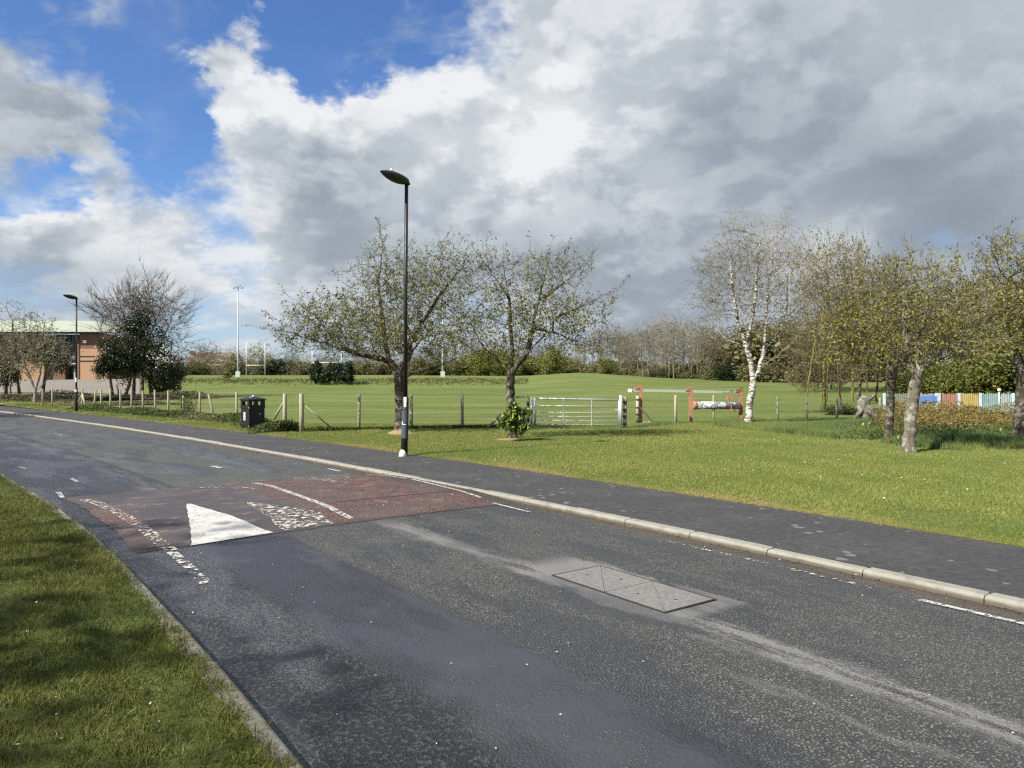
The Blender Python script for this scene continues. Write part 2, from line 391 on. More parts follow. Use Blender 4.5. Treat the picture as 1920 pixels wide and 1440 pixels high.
def grass_fn(t):
    p = pos(t); uv = uvw(t); s = t.n('ShaderNodeSeparateXYZ', out=None, i0=uv); T = s.outputs[1]
    a = t.noise(p, .09, 4, .55); b = t.noise(p, .8, 6, .65); c_ = t.noise(p, 9, 5, .7); fine = t.noise(p, 60, 4, .75)
    c = t.mix(a, (.102, .152, .026), (.152, .192, .048))
    c = t.mix(t.mr(b, .3, .72, 0, .7), c, (.155, .180, .050))
    c = t.mix(t.mr(c_, .35, .75, 0, .65), c, (.055, .085, .020))
    # roll-marks / mowing across the field
    str_ = t.noise(t.scl(p, .10, .34, 1), 1.0, 6, .65)
    c = t.mix(t.mr(str_, .46, .62, 0, .6), c, (.20, .19, .085))
    dk_ = t.noise(t.scl(p, .05, .15, 1), 1.0, 6, .65); c = t.mix(t.mr(dk_, .48, .62, 0, .45), c, (.060, .095, .024))
    c = t.mix(t.mr(fine, .3, .7, 0, .35), c, (.04, .06, .012))
    w1 = t.math('ADD', T, t.math('MULTIPLY', t.math('SUBTRACT', t.noise(p, 3.5, 6, .7), .5), .55))
    e = t.mr(w1, -2.35, -2.1)
    c = t.mix(t.math('MULTIPLY', e, .85), c, t.mix(c_, (.26, .19, .085), (.16, .15, .05)))
    return pr(t, c, .9, .15, 0, t.math('ADD', fine, t.math('MULTIPLY', c_, 1.2)), .9, .03)
M_grass = mat('mown_grass', grass_fn)
def verge_fn(t):
    p = pos(t); b = t.noise(p, 1.2, 6, .65); f = t.noise(p, 45, 5, .7)
    c = t.mix(b, (.050, .075, .016), (.105, .115, .035)); c = t.mix(t.mr(f, .4, .7, 0, .6), c, (.03, .04, .012))
    return pr(t, c, .95, .1, 0, f, .8, .02)
M_verge = mat('verge_turf', verge_fn)
def blade_fn(a, b, dry):
    def fn(t):
        at = t.n('ShaderNodeAttribute', {'attribute_type': 'INSTANCER', 'attribute_name': 'tint'}, out='Fac')
        r = rnd_island(t); c = t.mix(at, a, b); c = t.mix(t.mr(at, 1.0, 1.35, 0, .85), c, (.40, .31, .15)); c =  t.mix(t.mr(r, .72, 1.0, 0, .75), c, dry)
        d = pr(t, c, .55, .3)
        tr = t.n('ShaderNodeBsdfTranslucent', Color=c)
        return t.n('ShaderNodeMixShader', i0=.3, i1=d, i2=tr)
    return fn
M_blade = mat('grass_blades', blade_fn((.140, .200, .032), (.245, .280, .066), (.36, .34, .14)))
M_vblade = mat('verge_grass_blades', blade_fn((.085, .118, .018), (.185, .200, .044), (.25, .22, .08)))
M_long = mat('long_grass_blades', blade_fn((.10, .165, .055), (.22, .27, .075), (.28, .30, .13)))

def leaf_mat(name, a, b, c3, trans=.3, rough=.55):
    def fn(t):
        r = rnd_island(t); ob = t.n('ShaderNodeObjectInfo', out='Random')
        c = t.ramp(r, [(0, a), (.5, b), (1, c3)])
        n = t.noise(objc(t), .9, 3, .5)
        c = t.mix(t.mr(n, .35, .65, 0, .45), c, tuple(x * .62 for x in a))
        c = t.mix(t.math('MULTIPLY', ob, .2), c, a)
        d = pr(t, c, rough, .35); tr = t.n('ShaderNodeBsdfTranslucent', Color=c)
        return t.n('ShaderNodeMixShader', i0=trans, i1=d, i2=tr)
    return mat(name, fn)
L_olive = leaf_mat('young_olive_leaves', (.10, .105, .035), (.165, .165, .06), (.25, .24, .12))
L_grey = leaf_mat('young_grey_green_leaves', (.095, .105, .024), (.21, .21, .055), (.38, .36, .13))
L_yel = leaf_mat('yellow_olive_leaves', (.11, .11, .02), (.235, .215, .042), (.40, .36, .09))
L_bud = leaf_mat('brown_buds', (.10, .08, .04), (.17, .14, .08), (.22, .20, .11))
L_birch = leaf_mat('birch_catkins', (.13, .105, .045), (.21, .18, .08), (.28, .26, .12))
L_dark = leaf_mat('dark_evergreen_leaves', (.008, .016, .005), (.020, .036, .011), (.050, .070, .024), .1, .4)
L_conif = leaf_mat('conifer_needles', (.012, .024, .009), (.028, .05, .018), (.05, .075, .03), .1)
L_hedge = leaf_mat('bright_hedge_leaves', (.085, .105, .02), (.16, .175, .03), (.26, .26, .07))
L_willow = leaf_mat('willow_leaves', (.22, .20, .02), (.32, .28, .035), (.38, .34, .06))
L_scrub = leaf_mat('scrub_leaves', (.085, .09, .03), (.17, .165, .065), (.26, .24, .13))
L_wood = leaf_mat('woodland_buds', (.13, .115, .055), (.23, .21, .11), (.33, .31, .17))
L_laurel = leaf_mat('laurel_leaves', (.03, .06, .010), (.10, .15, .02), (.42, .46, .12), .15, .3)
L_bram = leaf_mat('bramble_leaves', (.030, .052, .014), (.075, .105, .024), (.16, .18, .05))
L_brack = leaf_mat('dead_bracken_fronds', (.09, .10, .02), (.22, .15, .045), (.33, .25, .09))
L_brush = leaf_mat('brown_brushwood', (.05, .04, .025), (.11, .09, .055), (.19, .16, .10))
L_magn = leaf_mat('white_blossom', (.6, .58, .5), (.7, .68, .6), (.8, .78, .7))

def bark(name, a, b, lich=None, la=0.0, scale=9):
    def fn(t):
        p = objc(t); n = t.noise(t.scl(p, 1, 1, .35), scale, 7, .7); c = t.mix(t.mr(n, .3, .7), a, b)
        if lich: c = t.mix(t.mr(t.noise(p, 6.5, 5, .65), .50, .60, 0, la), c, lich)
        return pr(t, c, .9, .2, 0, n, .8, .02)
    return mat(name, fn)
B_dark = bark('dark_lichened_bark', (.022, .018, .013), (.085, .07, .05), (.22, .21, .17), .7)
B_grey = bark('grey_bark', (.07, .062, .045), (.17, .155, .12), (.29, .28, .23), .8)
B_pale = bark('pale_bark', (.14, .12, .09), (.30, .27, .21))
B_wood = bark('woodland_bark', (.13, .11, .08), (.26, .235, .19))
B_brown = bark('brown_bark', (.06, .045, .03), (.15, .12, .085))
B_twig = bark('warm_brown_twigs', (.15, .12, .08), (.30, .26, .19))
B_yellow = bark('yellow_lichen_bark', (.09, .075, .035), (.20, .17, .07), (.25, .23, .06), .6)
def birch_fn(t):
    p = objc(t); n = t.noise(t.scl(p, 1, 1, 3.5), 6, 5, .7); z = t.noise(p, 3, 4)
    c = t.mix(t.mr(t.math('ADD', n, t.math('MULTIPLY', z, .2)), .58, .64), (.52, .50, .44), (.06, .05, .04))
    c = t.mix(t.mr(t.noise(p, 25, 4), .5, .7, 0, .3), c, (.4, .36, .3))
    return pr(t, c, .7, .3)
B_birch = mat('birch_bark', birch_fn)
def post_fn(t):
    p = objc(t); n = t.noise(t.scl(p, 12, 12, 1.2), 3, 6, .7); c = t.mix(n, (.20, .185, .12), (.48, .45, .33))
    r = t.n('ShaderNodeObjectInfo', out='Random'); c = t.mix(t.math('MULTIPLY', r, .35), c, (.24, .24, .15))
    return pr(t, c, .85, .2, 0, n, .5, .004)
M_post = mat('weathered_timber', post_fn)
M_black = paint('black_gloss_paint', (.010, .010, .011), .48, .2, dirt=(.06, .055, .05), dirt_amt=.12)
M_blackm = paint('black_bin_plastic', (.010, .010, .011), .38, .2, dirt=(.05, .05, .045), dirt_amt=.15)
M_galv = paint('galvanised_steel', (.50, .54, .52), .5, .3, metal=.35, dirt=(.2, .2, .18))
M_mast = paint('pale_mast_steel', (.40, .44, .49), .5, .2)
M_white = paint('white_paint', (.74, .74, .70), .5, .15, dirt=(.3, .29, .25))
M_goal = paint('white_goalpost_paint', (.58, .60, .62), .5, .1)
M_orange = paint('orange_stained_timber', (.38, .175, .10), .8, .6, dirt=(.16, .07, .04))
M_rail = paint('pale_green_grey_rail', (.34, .38, .31), .6, .3)
M_blueposter = paint('faded_blue_poster', (.07, .09, .12), .5, 1.0, scale=14, dirt=(.06, .07, .09), dirt_amt=.8)
M_wire = paint('fence_wire', (.30, .30, .27), .5, .2)
M_lens = paint('dull_lamp_lens', (.022, .020, .016), .35, .5, dirt=(.03, .028, .022))
M_soil = paint('sandy_soil', (.27, .19, .10), .95, .4, scale=6, dirt=(.2, .13, .07), dirt_amt=.5, spec=.1)
def flaked(t):
    p = objc(t); n = t.noise(p, 7, 7, .75); n2 = t.noise(p, 3, 3)
    c = t.mix(t.mr(n, .50, .54), (.17, .17, .19), (.60, .60, .58)); c = t.mix(t.mr(n2, .55, .7, 0, .5), c, (.3, .3, .32))
    return pr(t, c, .7, .3)
M_flaked = mat('flaked_white_paint', flaked)

# ------------------------------------------------------------------ ground shape
UC = np.array([-600, 0, 330, 700, 950, 1080, 1300, 1650, 1900, 2600], float)
YC = np.array([0, 25, 45, 60, 75, 90, 105, 125, 150, 300, 900], float)
ZT = np.array([
    [.062, .062, .10, .40, .75, 1.2, 1.70, 1.9, 2.0, 2.5, 2.5],
    [.062, .062, .10, .40, .75, 1.2, 1.70, 1.9, 2.0, 2.5, 2.5],
    [.062, .062, .12, .35, .60, .98, 1.90, 2.4, 2.9, 3.2, 3.2],
    [.062, .062, .12, .33, .57, .95, 1.90, 2.4, 2.9, 3.2, 3.2],
    [.062, .062, .12, .32, .60, 1.1, 1.90, 2.4, 2.8, 3.0, 3.0],
    [.062, .062, .12, .36, .90, 1.7, 2.72, 3.1, 3.0, 3.0, 3.0],
    [.062, .062, .12, .33, .72, 1.3, 1.85, 2.05, 2.1, 2.2, 2.2],
    [.062, .062, .10, .25, .55, 1.1, 1.60, 1.8, 1.9, 2.0, 2.0],
    [.062, .062, .07, .10, .20, .35, .50, .6, .7, .8, .8],
    [.062, .062, .07, .10, .20, .35, .50, .6, .7, .8, .8]])
def ground(x, y):
    x = np.atleast_1d(np.asarray(x, float)); y = np.atleast_1d(np.asarray(y, float))
    yy = np.clip(y, 0, 900); u = 960 + F * x / np.maximum(yy, 8)
    cols = np.stack([np.interp(yy, YC, z) for z in ZT], 0)
    i = np.clip(np.searchsorted(UC, u) - 1, 0, len(UC) - 2)
    k = np.clip((u - UC[i]) / (UC[i + 1] - UC[i]), 0, 1); k = k * k * (3 - 2 * k)
    j = np.arange(len(x)); z = cols[i, j] * (1 - k) + cols[i + 1, j] * k
    amp = np.clip((yy - 24) / 40, 0, 1)
    z += amp * (.035 * np.sin(x * .21 + 1.3) * np.sin(y * .17) + .03 * np.sin(x * .07 + y * .11) + .02 * np.sin(x * .5 + y * .43))
    bank = np.exp(-((yy - 99 - 3 * np.sin(x * .05)) / 3.5) ** 2) * np.clip((1000 - u) / 120, 0, 1)
    z += bank * (.25 + .08 * np.sin(x * 1.1) + .06 * np.sin(x * 2.3 + 1))
    return z
def gz(x, y): return float(ground(x, y)[0])
def at(u, Y, dz_=0.0):
    x = (u - 960) / F * Y; return Vector((x, Y, gz(x, Y) + dz_))
def on(u, v, z=.062):
    Y = F * (EYE - z) / (v - HV); return at(u, Y)
def vrow(p): return HV + F * (EYE - p.z) / p.y     # photograph row of a point

# road reference line = far kerb, x as a function of y
_A, _B, _L, _C = 1.06, .49333, 18.0, 15.69702
def far_x(Y):
    Y = np.asarray(Y, float); Yc = np.maximum(Y, 2)
    m0 = -(_A - _B * np.exp(-2 / _L))
    return np.where(Y < 2, _C - _A * 2 - _B * _L * np.exp(-2 / _L) + m0 * (Y - 2), _C - _A * Yc - _B * _L * np.exp(-Yc / _L))
_Y = np.linspace(-60, 800, 86001); _P = np.stack([far_x(_Y), _Y], 1)
_T = np.gradient(_P, axis=0); _d = np.linalg.norm(_T, axis=1); _T /= _d[:, None]
_S = np.cumsum(_d); _S -= _S[6000]
def frame(s):
    s = np.asarray(s, float); x = np.interp(s, _S, _P[:, 0]); y = np.interp(s, _S, _P[:, 1])
    tx = np.interp(s, _S, _T[:, 0]); ty = np.interp(s, _S, _T[:, 1])
    return x, y, tx, ty
def st2xy(s, t):
    x, y, tx, ty = frame(s); return x - ty * t, y + tx * t
def xy2st(x, y):
    d = (_P[::10, 0] - x) ** 2 + (_P[::10, 1] - y) ** 2; i = int(d.argmin()) * 10
    nx, ny = -_T[i, 1], _T[i, 0]; return float(_S[i]), float((x - _P[i, 0]) * nx + (y - _P[i, 1]) * ny)
def near_t(s): return 4.86 + np.clip((np.asarray(s, float) - 13) / 8, 0, 1) * .26
def smst(a, b, x): k = np.clip((x - a) / (b - a), 0, 1); return k * k * (3 - 2 * k)
def road_z(s, t): return .045 * smst(12.0, 13.1, s) * (1 - smst(15.0, 16.1, s)) + .02 * np.sin(np.clip(t, 0, 4.8) / 4.8 * pi)

def sheet(name, ss, ts, zf, mats, parent=None, kind='structure', dz_=0.0, wob=0.0, tfun=None):
    ss = np.asarray(ss, float); S_, T_ = np.meshgrid(ss, np.asarray(ts, float), indexing='ij')
    if tfun is not None: T_ = tfun(S_, T_)
    x, y = st2xy(S_.ravel(), T_.ravel()); z = zf(S_.ravel(), T_.ravel(), x, y) + dz_
    n, m = S_.shape; idx = np.arange(n * m).reshape(n, m)
    F4 = np.stack([idx[:-1, :-1], idx[:-1, 1:], idx[1:, 1:], idx[1:, :-1]], -1).reshape(-1, 4)
    V = np.stack([x, y, z], 1)
    a = V[F4[0, 1]] - V[F4[0, 0]]; b = V[F4[0, 2]] - V[F4[0, 0]]
    if np.cross(a, b)[2] < 0: F4 = F4[:, ::-1]
    o = link(name, np_mesh(name, V, F4=F4, smooth=True, uv=np.stack([S_.ravel(), T_.ravel()], 1)), mats, parent)
    if kind: o['kind'] = kind
    return o
ss = np.concatenate([np.arange(-45, 0, 1.0), np.arange(0, 30, .2), np.arange(30, 80, 1.0), 80 * 1.12 ** np.arange(0, 20)])
# lowest ground sheet, out to the horizon
R_ = [0, 40, 120, 400, 1200, 3500]; V_ = [(0, 0, -.9)]
F3 = []; F4 = []
for i, r in enumerate(R_[1:]):
    for k in range(48): V_.append((r * cos(2 * pi * k / 48), r * sin(2 * pi * k / 48), -.9))
for k in range(48): F3.append((0, 1 + k, 1 + (k + 1) % 48))
for i in range(4):
    for k in range(48): F4.append((1 + i * 48 + k, 1 + (i + 1) * 48 + k, 1 + (i + 1) * 48 + (k + 1) % 48, 1 + i * 48 + (k + 1) % 48))
ground_o = link('ground', np_mesh('ground', V_, F4=F4, F3=F3, uv=np.full((len(V_), 2), -60.0)), M_grass); ground_o['kind'] = 'structure'
road = sheet('road', ss, np.linspace(-.03, 4.83, 19), lambda s, t, x, y: road_z(s, t), M_road,
             tfun=lambda S_, T_: T_ * np.where(T_ > 0, near_t(S_) / 4.8, 1))
sheet('path', ss, [-1.97, -1.3, -.6, -.1], lambda s, t, x, y: .060 + .012 * np.clip(-t, 0, 2) / 2, M_path)
fd = [1.93, 2.0, 2.1, 2.25, 2.5, 2.8, 3.4, 4.2, 5]
while fd[-1] < 900: fd.append(fd[-1] * 1.055 + .3)
fs = np.concatenate([np.arange(-55, 60, .8), np.arange(60, 200, 2.0), 200 * 1.06 ** np.arange(0, 24)])
def field_z(s, t, x, y):
    z = ground(x, y); e = smst(1.93, 2.2, -t); return z - .004 + e * .03
field = sheet('field', fs, [-d for d in fd], field_z, M_grass)
verge = sheet('verge', np.arange(-45, 140, .5), [0.0, .1, .3, .7, 1.3, 2.2, 3.5, 6, 10, 16, 25, 40, 60, 90], 
              lambda s, t, x, y: .080 + .055 * smst(4.9, 5.6, t) + .012 * np.sin(x * 1.7) * np.sin(y * 1.3), M_verge,
              tfun=lambda S_, T_: T_ + near_t(S_) + .10)

# ------------------------------------------------------------------ kerbs: one stone at a time
def stone_mesh(flip, wdt, top, L=.907):
    pr_ = [(0, -.12), (0, top - .022), (-.008, top - .006), (-.022, top), (-wdt, top), (-wdt, -.12)]
    if flip: pr_ = [(-a, b) for a, b in pr_]
    n = len(pr_); v = []; ends = [-L / 2, -L / 2 + .012, L / 2 - .012, L / 2]
    for i, xx in enumerate(ends):
        k = .006 if i in (0, 3) else 0
        v += [(xx, -(a + (k if a > -wdt / 2 and not flip else -k) * 0) , b - (k if b > 0 else 0)) for a, b in pr_]
    f = [tuple(range(n)), tuple(range(3 * n, 4 * n))[::-1]]
    for i in range(3):
        for k in range(n): f.append((i * n + k, (i + 1) * n + k, (i + 1) * n + (k + 1) % n, i * n + (k + 1) % n))
    me = bpy.data.meshes.new('kerb_stone'); me.from_pydata(v, [], f); me.update()
    import bmesh
    bm = bmesh.new(); bm.from_mesh(me); bmesh.ops.recalc_face_normals(bm, faces=bm.faces); bm.to_mesh(me); bm.free()
    return me
def kerb_run(parent, me, m, s0, s1, tf, jit=.004):
    s = s0; 
    if not me.materials: me.materials.append(m)
    while s < s1:
        x, y = st2xy(s, tf(s)); _, _, tx, ty = frame(s)
        o = bpy.data.objects.new('kerb_stone', me); COL.objects.link(o); o.parent = parent
        o.location = (float(x), float(y), random.uniform(-jit, jit)); o.rotation_euler = (random.uniform(-jit, jit) * 2, 0, math.atan2(float(ty), float(tx)) + random.uniform(-jit, jit))
        s += .915
kerb_far = empty('kerb', (0, 0, 0), kind='structure'); kerb_near = empty('kerb', (0, 0, 0), kind='structure')
# local +y is the near side of the road line
mf = stone_mesh(False, .125, .060)
for v_ in mf.vertices: v_.co.y = -v_.co.y
for p_ in mf.polygons: p_.flip()
mn = stone_mesh(True, .125, .085)
for v_ in mn.vertices: v_.co.y = -v_.co.y
for p_ in mn.polygons: p_.flip()
kerb_run(kerb_far, mf, M_kerb, -2.29 + 8.61 - 8.61, 62, lambda s: 0.0)
kerb_run(kerb_near, mn, M_kerb_old, -3.2, 40, lambda s: float(near_t(s)), .006)

# ------------------------------------------------------------------ road surfacing and paint
def decal(name, quad, m, nx=14, ny=10, dz_=.004, rag=0.0, seed=1):
    """quad: four (s,t) corners; sheet follows the road surface"""
    q = np.array(quad, float); a = np.linspace(0, 1, nx + 1); b = np.linspace(0, 1, ny + 1)
    A, B = np.meshgrid(a, b, indexing='ij')
    P_ = (q[0] * ((1 - A) * (1 - B))[..., None] + q[1] * (A * (1 - B))[..., None] + q[2] * (A * B)[..., None] + q[3] * ((1 - A) * B)[..., None])
    r = np.random.RandomState(seed)
    if rag:
        for sl in ((0, slice(None)), (-1, slice(None)), (slice(None), 0), (slice(None), -1)): P_[sl] += r.uniform(-rag, rag, P_[sl].shape)
    S_, T_ = P_[..., 0].ravel(), P_[..., 1].ravel(); x, y = st2xy(S_, T_)
    n, k = A.shape; idx = np.arange(n * k).reshape(n, k)
    Fq = np.stack([idx[:-1, :-1], idx[1:, :-1], idx[1:, 1:], idx[:-1, 1:]], -1).reshape(-1, 4)
    V = np.stack([x, y, road_z(S_, T_) + dz_], 1)
    c = np.cross(V[Fq[0, 1]] - V[Fq[0, 0]], V[Fq[0, 3]] - V[Fq[0, 0]])
    if c[2] < 0: Fq = Fq[:, ::-1]
    return link(name, np_mesh(name, V, F4=Fq, smooth=True, uv=np.stack([S_, T_], 1)), m, road)
decal('red_surfacing', [(12.0, .16), (16.05, .10), (16.25, 4.66), (11.85, 4.62)], M_red, 40, 40, .004, .02)
def line(pts, wdt, m, z=.009, name='painted_line'):
    for (s0, t0), (s1, t1) in zip(pts[:-1], pts[1:]):
        decal(name, [(s0, t0 - wdt / 2), (s1, t1 - wdt / 2), (s1, t1 + wdt / 2), (s0, t0 + wdt / 2)], m, max(2, int(abs(s1 - s0) * 5)), 2, z, .004, int(abs(s0) * 10))
line([(12.15, 2.33), (15.9, 2.13)], .085, M_paint_worn)
line([(11.75, 4.36), (14.0, 4.38), (15.8, 4.48)], .13, M_paint_bad)
line([(11.35, 4.38), (11.68, 4.37)], .09, M_paint_worn)
line([(10.3, 4.42), (11.3, 4.38)], .09, M_paint_bad)
line([(12.5, .26), (14.6, .09)], .05, M_paint_line)
line([(11.3, .38), (12.12, .33)], .05, M_paint_line)
line([(14.7, .12), (15.9, .2)], .05, M_paint_worn)
line([(4.2, .28), (6.7, .32)], .06, M_paint_line)
line([(7.05, .30), (8.3, .29)], .05, M_paint_bad)
line([(8.3, .30), (9.2, .31)], .05, M_paint_bad)
line([(16.6, .34), (17.1, .33)], .06, M_paint_good)
line([(20.7, 4.55), (21.3, 4.6)], .06, M_paint_bad)
line([(18.35, 1.84), (18.8, 1.86)], .10, M_paint_line)
line([(16.25, 4.66), (16.95, 4.62)], .06, M_paint_worn); line([(18.0, 4.2), (18.5, 4.2)], .06, M_paint_worn)
line([(30, 2.2), (31.0, 2.2)], .08, M_paint_bad)
decal('painted_triangle', [(11.93, 3.32), (14.2, 3.56), (14.2, 3.61), (11.84, 4.15)], M_paint_good, 24, 12, .010, .008, 3)
decal('painted_triangle', [(11.99, 2.62), (12.6, 2.50), (13.9, 2.98), (11.97, 3.20)], M_paint_bad, 20, 12, .010, .01, 4)
decal('painted_triangle', [(16.12, .42), (14.6, 1.15), (14.7, 1.25), (16.14, 1.5)], M_paint_faint, 20, 12, .010, .01, 5)
decal('painted_triangle', [(16.0, 3.0), (14.9, 2.55), (15.0, 2.45), (16.1, 2.5)], M_paint_faint, 14, 8, .010, .01, 6)
line([(16.15, 2.55), (16.16, 3.1)], .09, M_paint_worn)

# manhole cover
def manhole():
    s0, s1, t0, t1 = 7.55, 8.77, 1.57, 2.10; sc_, tc_ = (s0 + s1) / 2, (t0 + t1) / 2
    x, y = st2xy(sc_, tc_); _, _, tx, ty = frame(sc_)
    root = empty('manhole_cover', (float(x), float(y), float(road_z(sc_, tc_)) + .002), 'long iron service cover of four triangular plates set in the road', 'manhole cover', rz=math.atan2(float(ty), float(tx)))
    hw, hh = (s1 - s0) / 2, (t1 - t0) / 2
    def iron(a, b):
        def fn(t):
            p = objc(t); n = t.noise(p, 5, 5, .7); v = t.n('ShaderNodeTexVoronoi', {'feature': 'F1', 'distance': 'CHEBYCHEV'}, out=0, Vector=p, Scale=30.)
            c = t.mix(n, a, b); c = t.mix(t.mr(v, .3, .5, 0, .35), c, tuple(q * .55 for q in a))
            c = t.mix(t.mr(t.noise(p, 2.2, 4), .56, .72, 0, .35), c, (.25, .17, .13))
            return pr(t, c, .65, .4, .1, v, .4, .004)
        return mat('worn_iron', fn)
    mi = iron((.15, .148, .142), (.215, .21, .20)); mgap = paint('gap_dirt', (.015, .013, .012), .9)
    fr = MB(); w_ = .013
    fr.box((0, -hh, .003), (2 * hw + w_, w_, .006)); fr.box((0, hh, .003), (2 * hw + w_, w_, .006)); fr.box((-hw, 0, .003), (w_, 2 * hh - w_, .0055)); fr.box((hw, 0, .003), (w_, 2 * hh - w_, .0055))
    fr.build('frame', paint('rusty_black_iron', (.018, .015, .013), .9, dirt=(.05, .035, .025)), root)
    b = MB(); b.box((0, 0, -.002), (2 * hw, 2 * hh, .008)); b.build('seat', mgap, root)
    g_ = .0035; hw -= .009; hh -= .009
    def tri(p):
        c = sum((Vector(q) for q in p), Vector((0, 0))) / 3
        q = [Vector(a) + (c - Vector(a)).normalized() * g_ * 1.6 for a in p]
        m_ = MB(); m_.poly([(a.x, a.y, -.003) for a in q] + [(a.x, a.y, .0065) for a in q], [(2, 1, 0), (3, 4, 5), (0, 1, 4, 3), (1, 2, 5, 4), (2, 0, 3, 5)])
        o = m_.build('plate', mi, root)
    for hx, hy in ((.75, .1), (.3, -.35), (-.3, .35), (-.75, -.1)): MB().box((hw * hx, hh * hy, .0066), (.028, .016, .002)).build('keyhole', mgap, root)
    tri([(hw, hh), (0, hh), (hw, -hh)]); tri([(hw, -hh), (0, hh), (0, -hh)])
    tri([(0, hh), (-hw, hh), (0, -hh)]); tri([(0, -hh), (-hw, hh), (-hw, -hh)])
manhole()

# ------------------------------------------------------------------ scatter of grass (geometry nodes, self-contained blades)
def scatter(name, P_, rotv, scl_, tint, blades, m, kind='stuff', parent=None):
    me = bpy.data.meshes.new(name); me.vertices.add(len(P_)); me.vertices.foreach_set('co', np.asarray(P_, np.float32).ravel())
    a = me.attributes.new('rotv', 'FLOAT_VECTOR', 'POINT'); a.data.foreach_set('vector', np.asarray(rotv, np.float32).ravel())
    for nm, ar in (('scl', scl_), ('tint', tint)):
        a = me.attributes.new(nm, 'FLOAT', 'POINT'); a.data.foreach_set('value', np.asarray(ar, np.float32))
    o = bpy.data.objects.new(name, me); COL.objects.link(o); me.materials.append(m)
    ng = bpy.data.node_groups.new(name, 'GeometryNodeTree')
    ng.interface.new_socket('Geometry', in_out='INPUT', socket_type='NodeSocketGeometry')
    ng.interface.new_socket('Geometry', in_out='OUTPUT', socket_type='NodeSocketGeometry')
    N = ng.nodes; L = ng.links; gi = N.new('NodeGroupInput'); go = N.new('NodeGroupOutput')
    j = N.new('GeometryNodeJoinGeometry')
    for (dx, dy, tilt, az, h, r) in blades:
        c = N.new('GeometryNodeMeshCone'); c.fill_type = 'NONE'
        c.inputs['Vertices'].default_value = 3; c.inputs['Radius Top'].default_value = 0.0
        c.inputs['Radius Bottom'].default_value = r; c.inputs['Depth'].default_value = h
        tr = N.new('GeometryNodeTransform'); tr.inputs['Translation'].default_value = (dx, dy, -h * .12)
        tr.inputs['Rotation'].default_value = (tilt, 0, az)
        L.new(c.outputs['Mesh'], tr.inputs['Geometry']); L.new(tr.outputs[0], j.inputs[0])
    sm = N.new('GeometryNodeSetMaterial'); sm.inputs['Material'].default_value = m; L.new(j.outputs[0], sm.inputs[0])
    ip = N.new('GeometryNodeInstanceOnPoints'); L.new(gi.outputs[0], ip.inputs['Points']); L.new(sm.outputs[0], ip.inputs['Instance'])
    na = N.new('GeometryNodeInputNamedAttribute'); na.data_type = 'FLOAT_VECTOR'; na.inputs['Name'].default_value = 'rotv'
    nb = N.new('GeometryNodeInputNamedAttribute'); nb.data_type = 'FLOAT'; nb.inputs['Name'].default_value = 'scl'
    e2r = N.new('FunctionNodeEulerToRotation'); L.new(na.outputs[0], e2r.inputs[0]); L.new(e2r.outputs[0], ip.inputs['Rotation'])
    cx = N.new('ShaderNodeCombineXYZ')
    for k in range(3): L.new(nb.outputs[0], cx.inputs[k])
    L.new(cx.outputs[0], ip.inputs['Scale']); L.new(ip.outputs[0], go.inputs[0])
    md = o.modifiers.new('blades', 'NODES'); md.node_group = ng
    if kind: o['kind'] = kind
    if parent: o.parent = parent
    return o
def clump(n, rad, h, r, tilt, seed=0):
    q = random.Random(seed); out = []
    for _ in range(n):
        a = q.uniform(0, 2 * pi); d = rad * math.sqrt(q.random())
        out.append((d * cos(a), d * sin(a), q.uniform(-tilt, tilt), q.uniform(0, 2 * pi), h * q.uniform(.5, 1.15), r * q.uniform(.7, 1.2)))
    return out
def vnoise(x, y, sc_, seed=0):
    r = np.random.RandomState(seed); v = 0
    for k in range(5):
        a = r.uniform(0, 2 * pi); f_ = sc_ * r.uniform(.6, 1.9); v = v + np.sin((x * cos(a) + y * sin(a)) * f_ + r.uniform(0, 6))
    return v / 5 * .9 + .5
def in_view(x, y, pad=40):
    u = 960 + F * x / np.maximum(y, .1); return (y > 1.5) & (u > -pad) & (u < 1920 + pad)
# verge on this side
n = 150000
s_ = RS.uniform(-3, 26, n); t_ = near_t(s_) + .07 + RS.uniform(0, 1, n) ** 1.0 * 9
x, y = st2xy(s_, t_); k = in_view(x, y, 350) & (y > 1.8) & (F * EYE / np.maximum(y, .1) < 1100) & (RS.uniform(0, 1, n) < np.clip(7.0 / np.maximum(y, 1), .25, 1.0))
x, y, s_, t_ = x[k], y[k], s_[k], t_[k]; n = len(x); print('verge clumps', n)
nz = vnoise(x, y, 3.0, 3)
scatter('verge_grass', np.stack([x, y, np.full(n, .13) - .03 * (t_ - near_t(s_) < .4)], 1), np.stack([RS.uniform(-.25, .25, n), RS.uniform(-.25, .25, n), RS.uniform(0, 6.3, n)], 1),
        (.55 + .45 * RS.uniform(0, 1, n) + .35 * nz), np.clip(nz + RS.uniform(-.25, .25, n), 0, 1), clump(14, .055, .045, .0022, .95, 1), M_vblade)
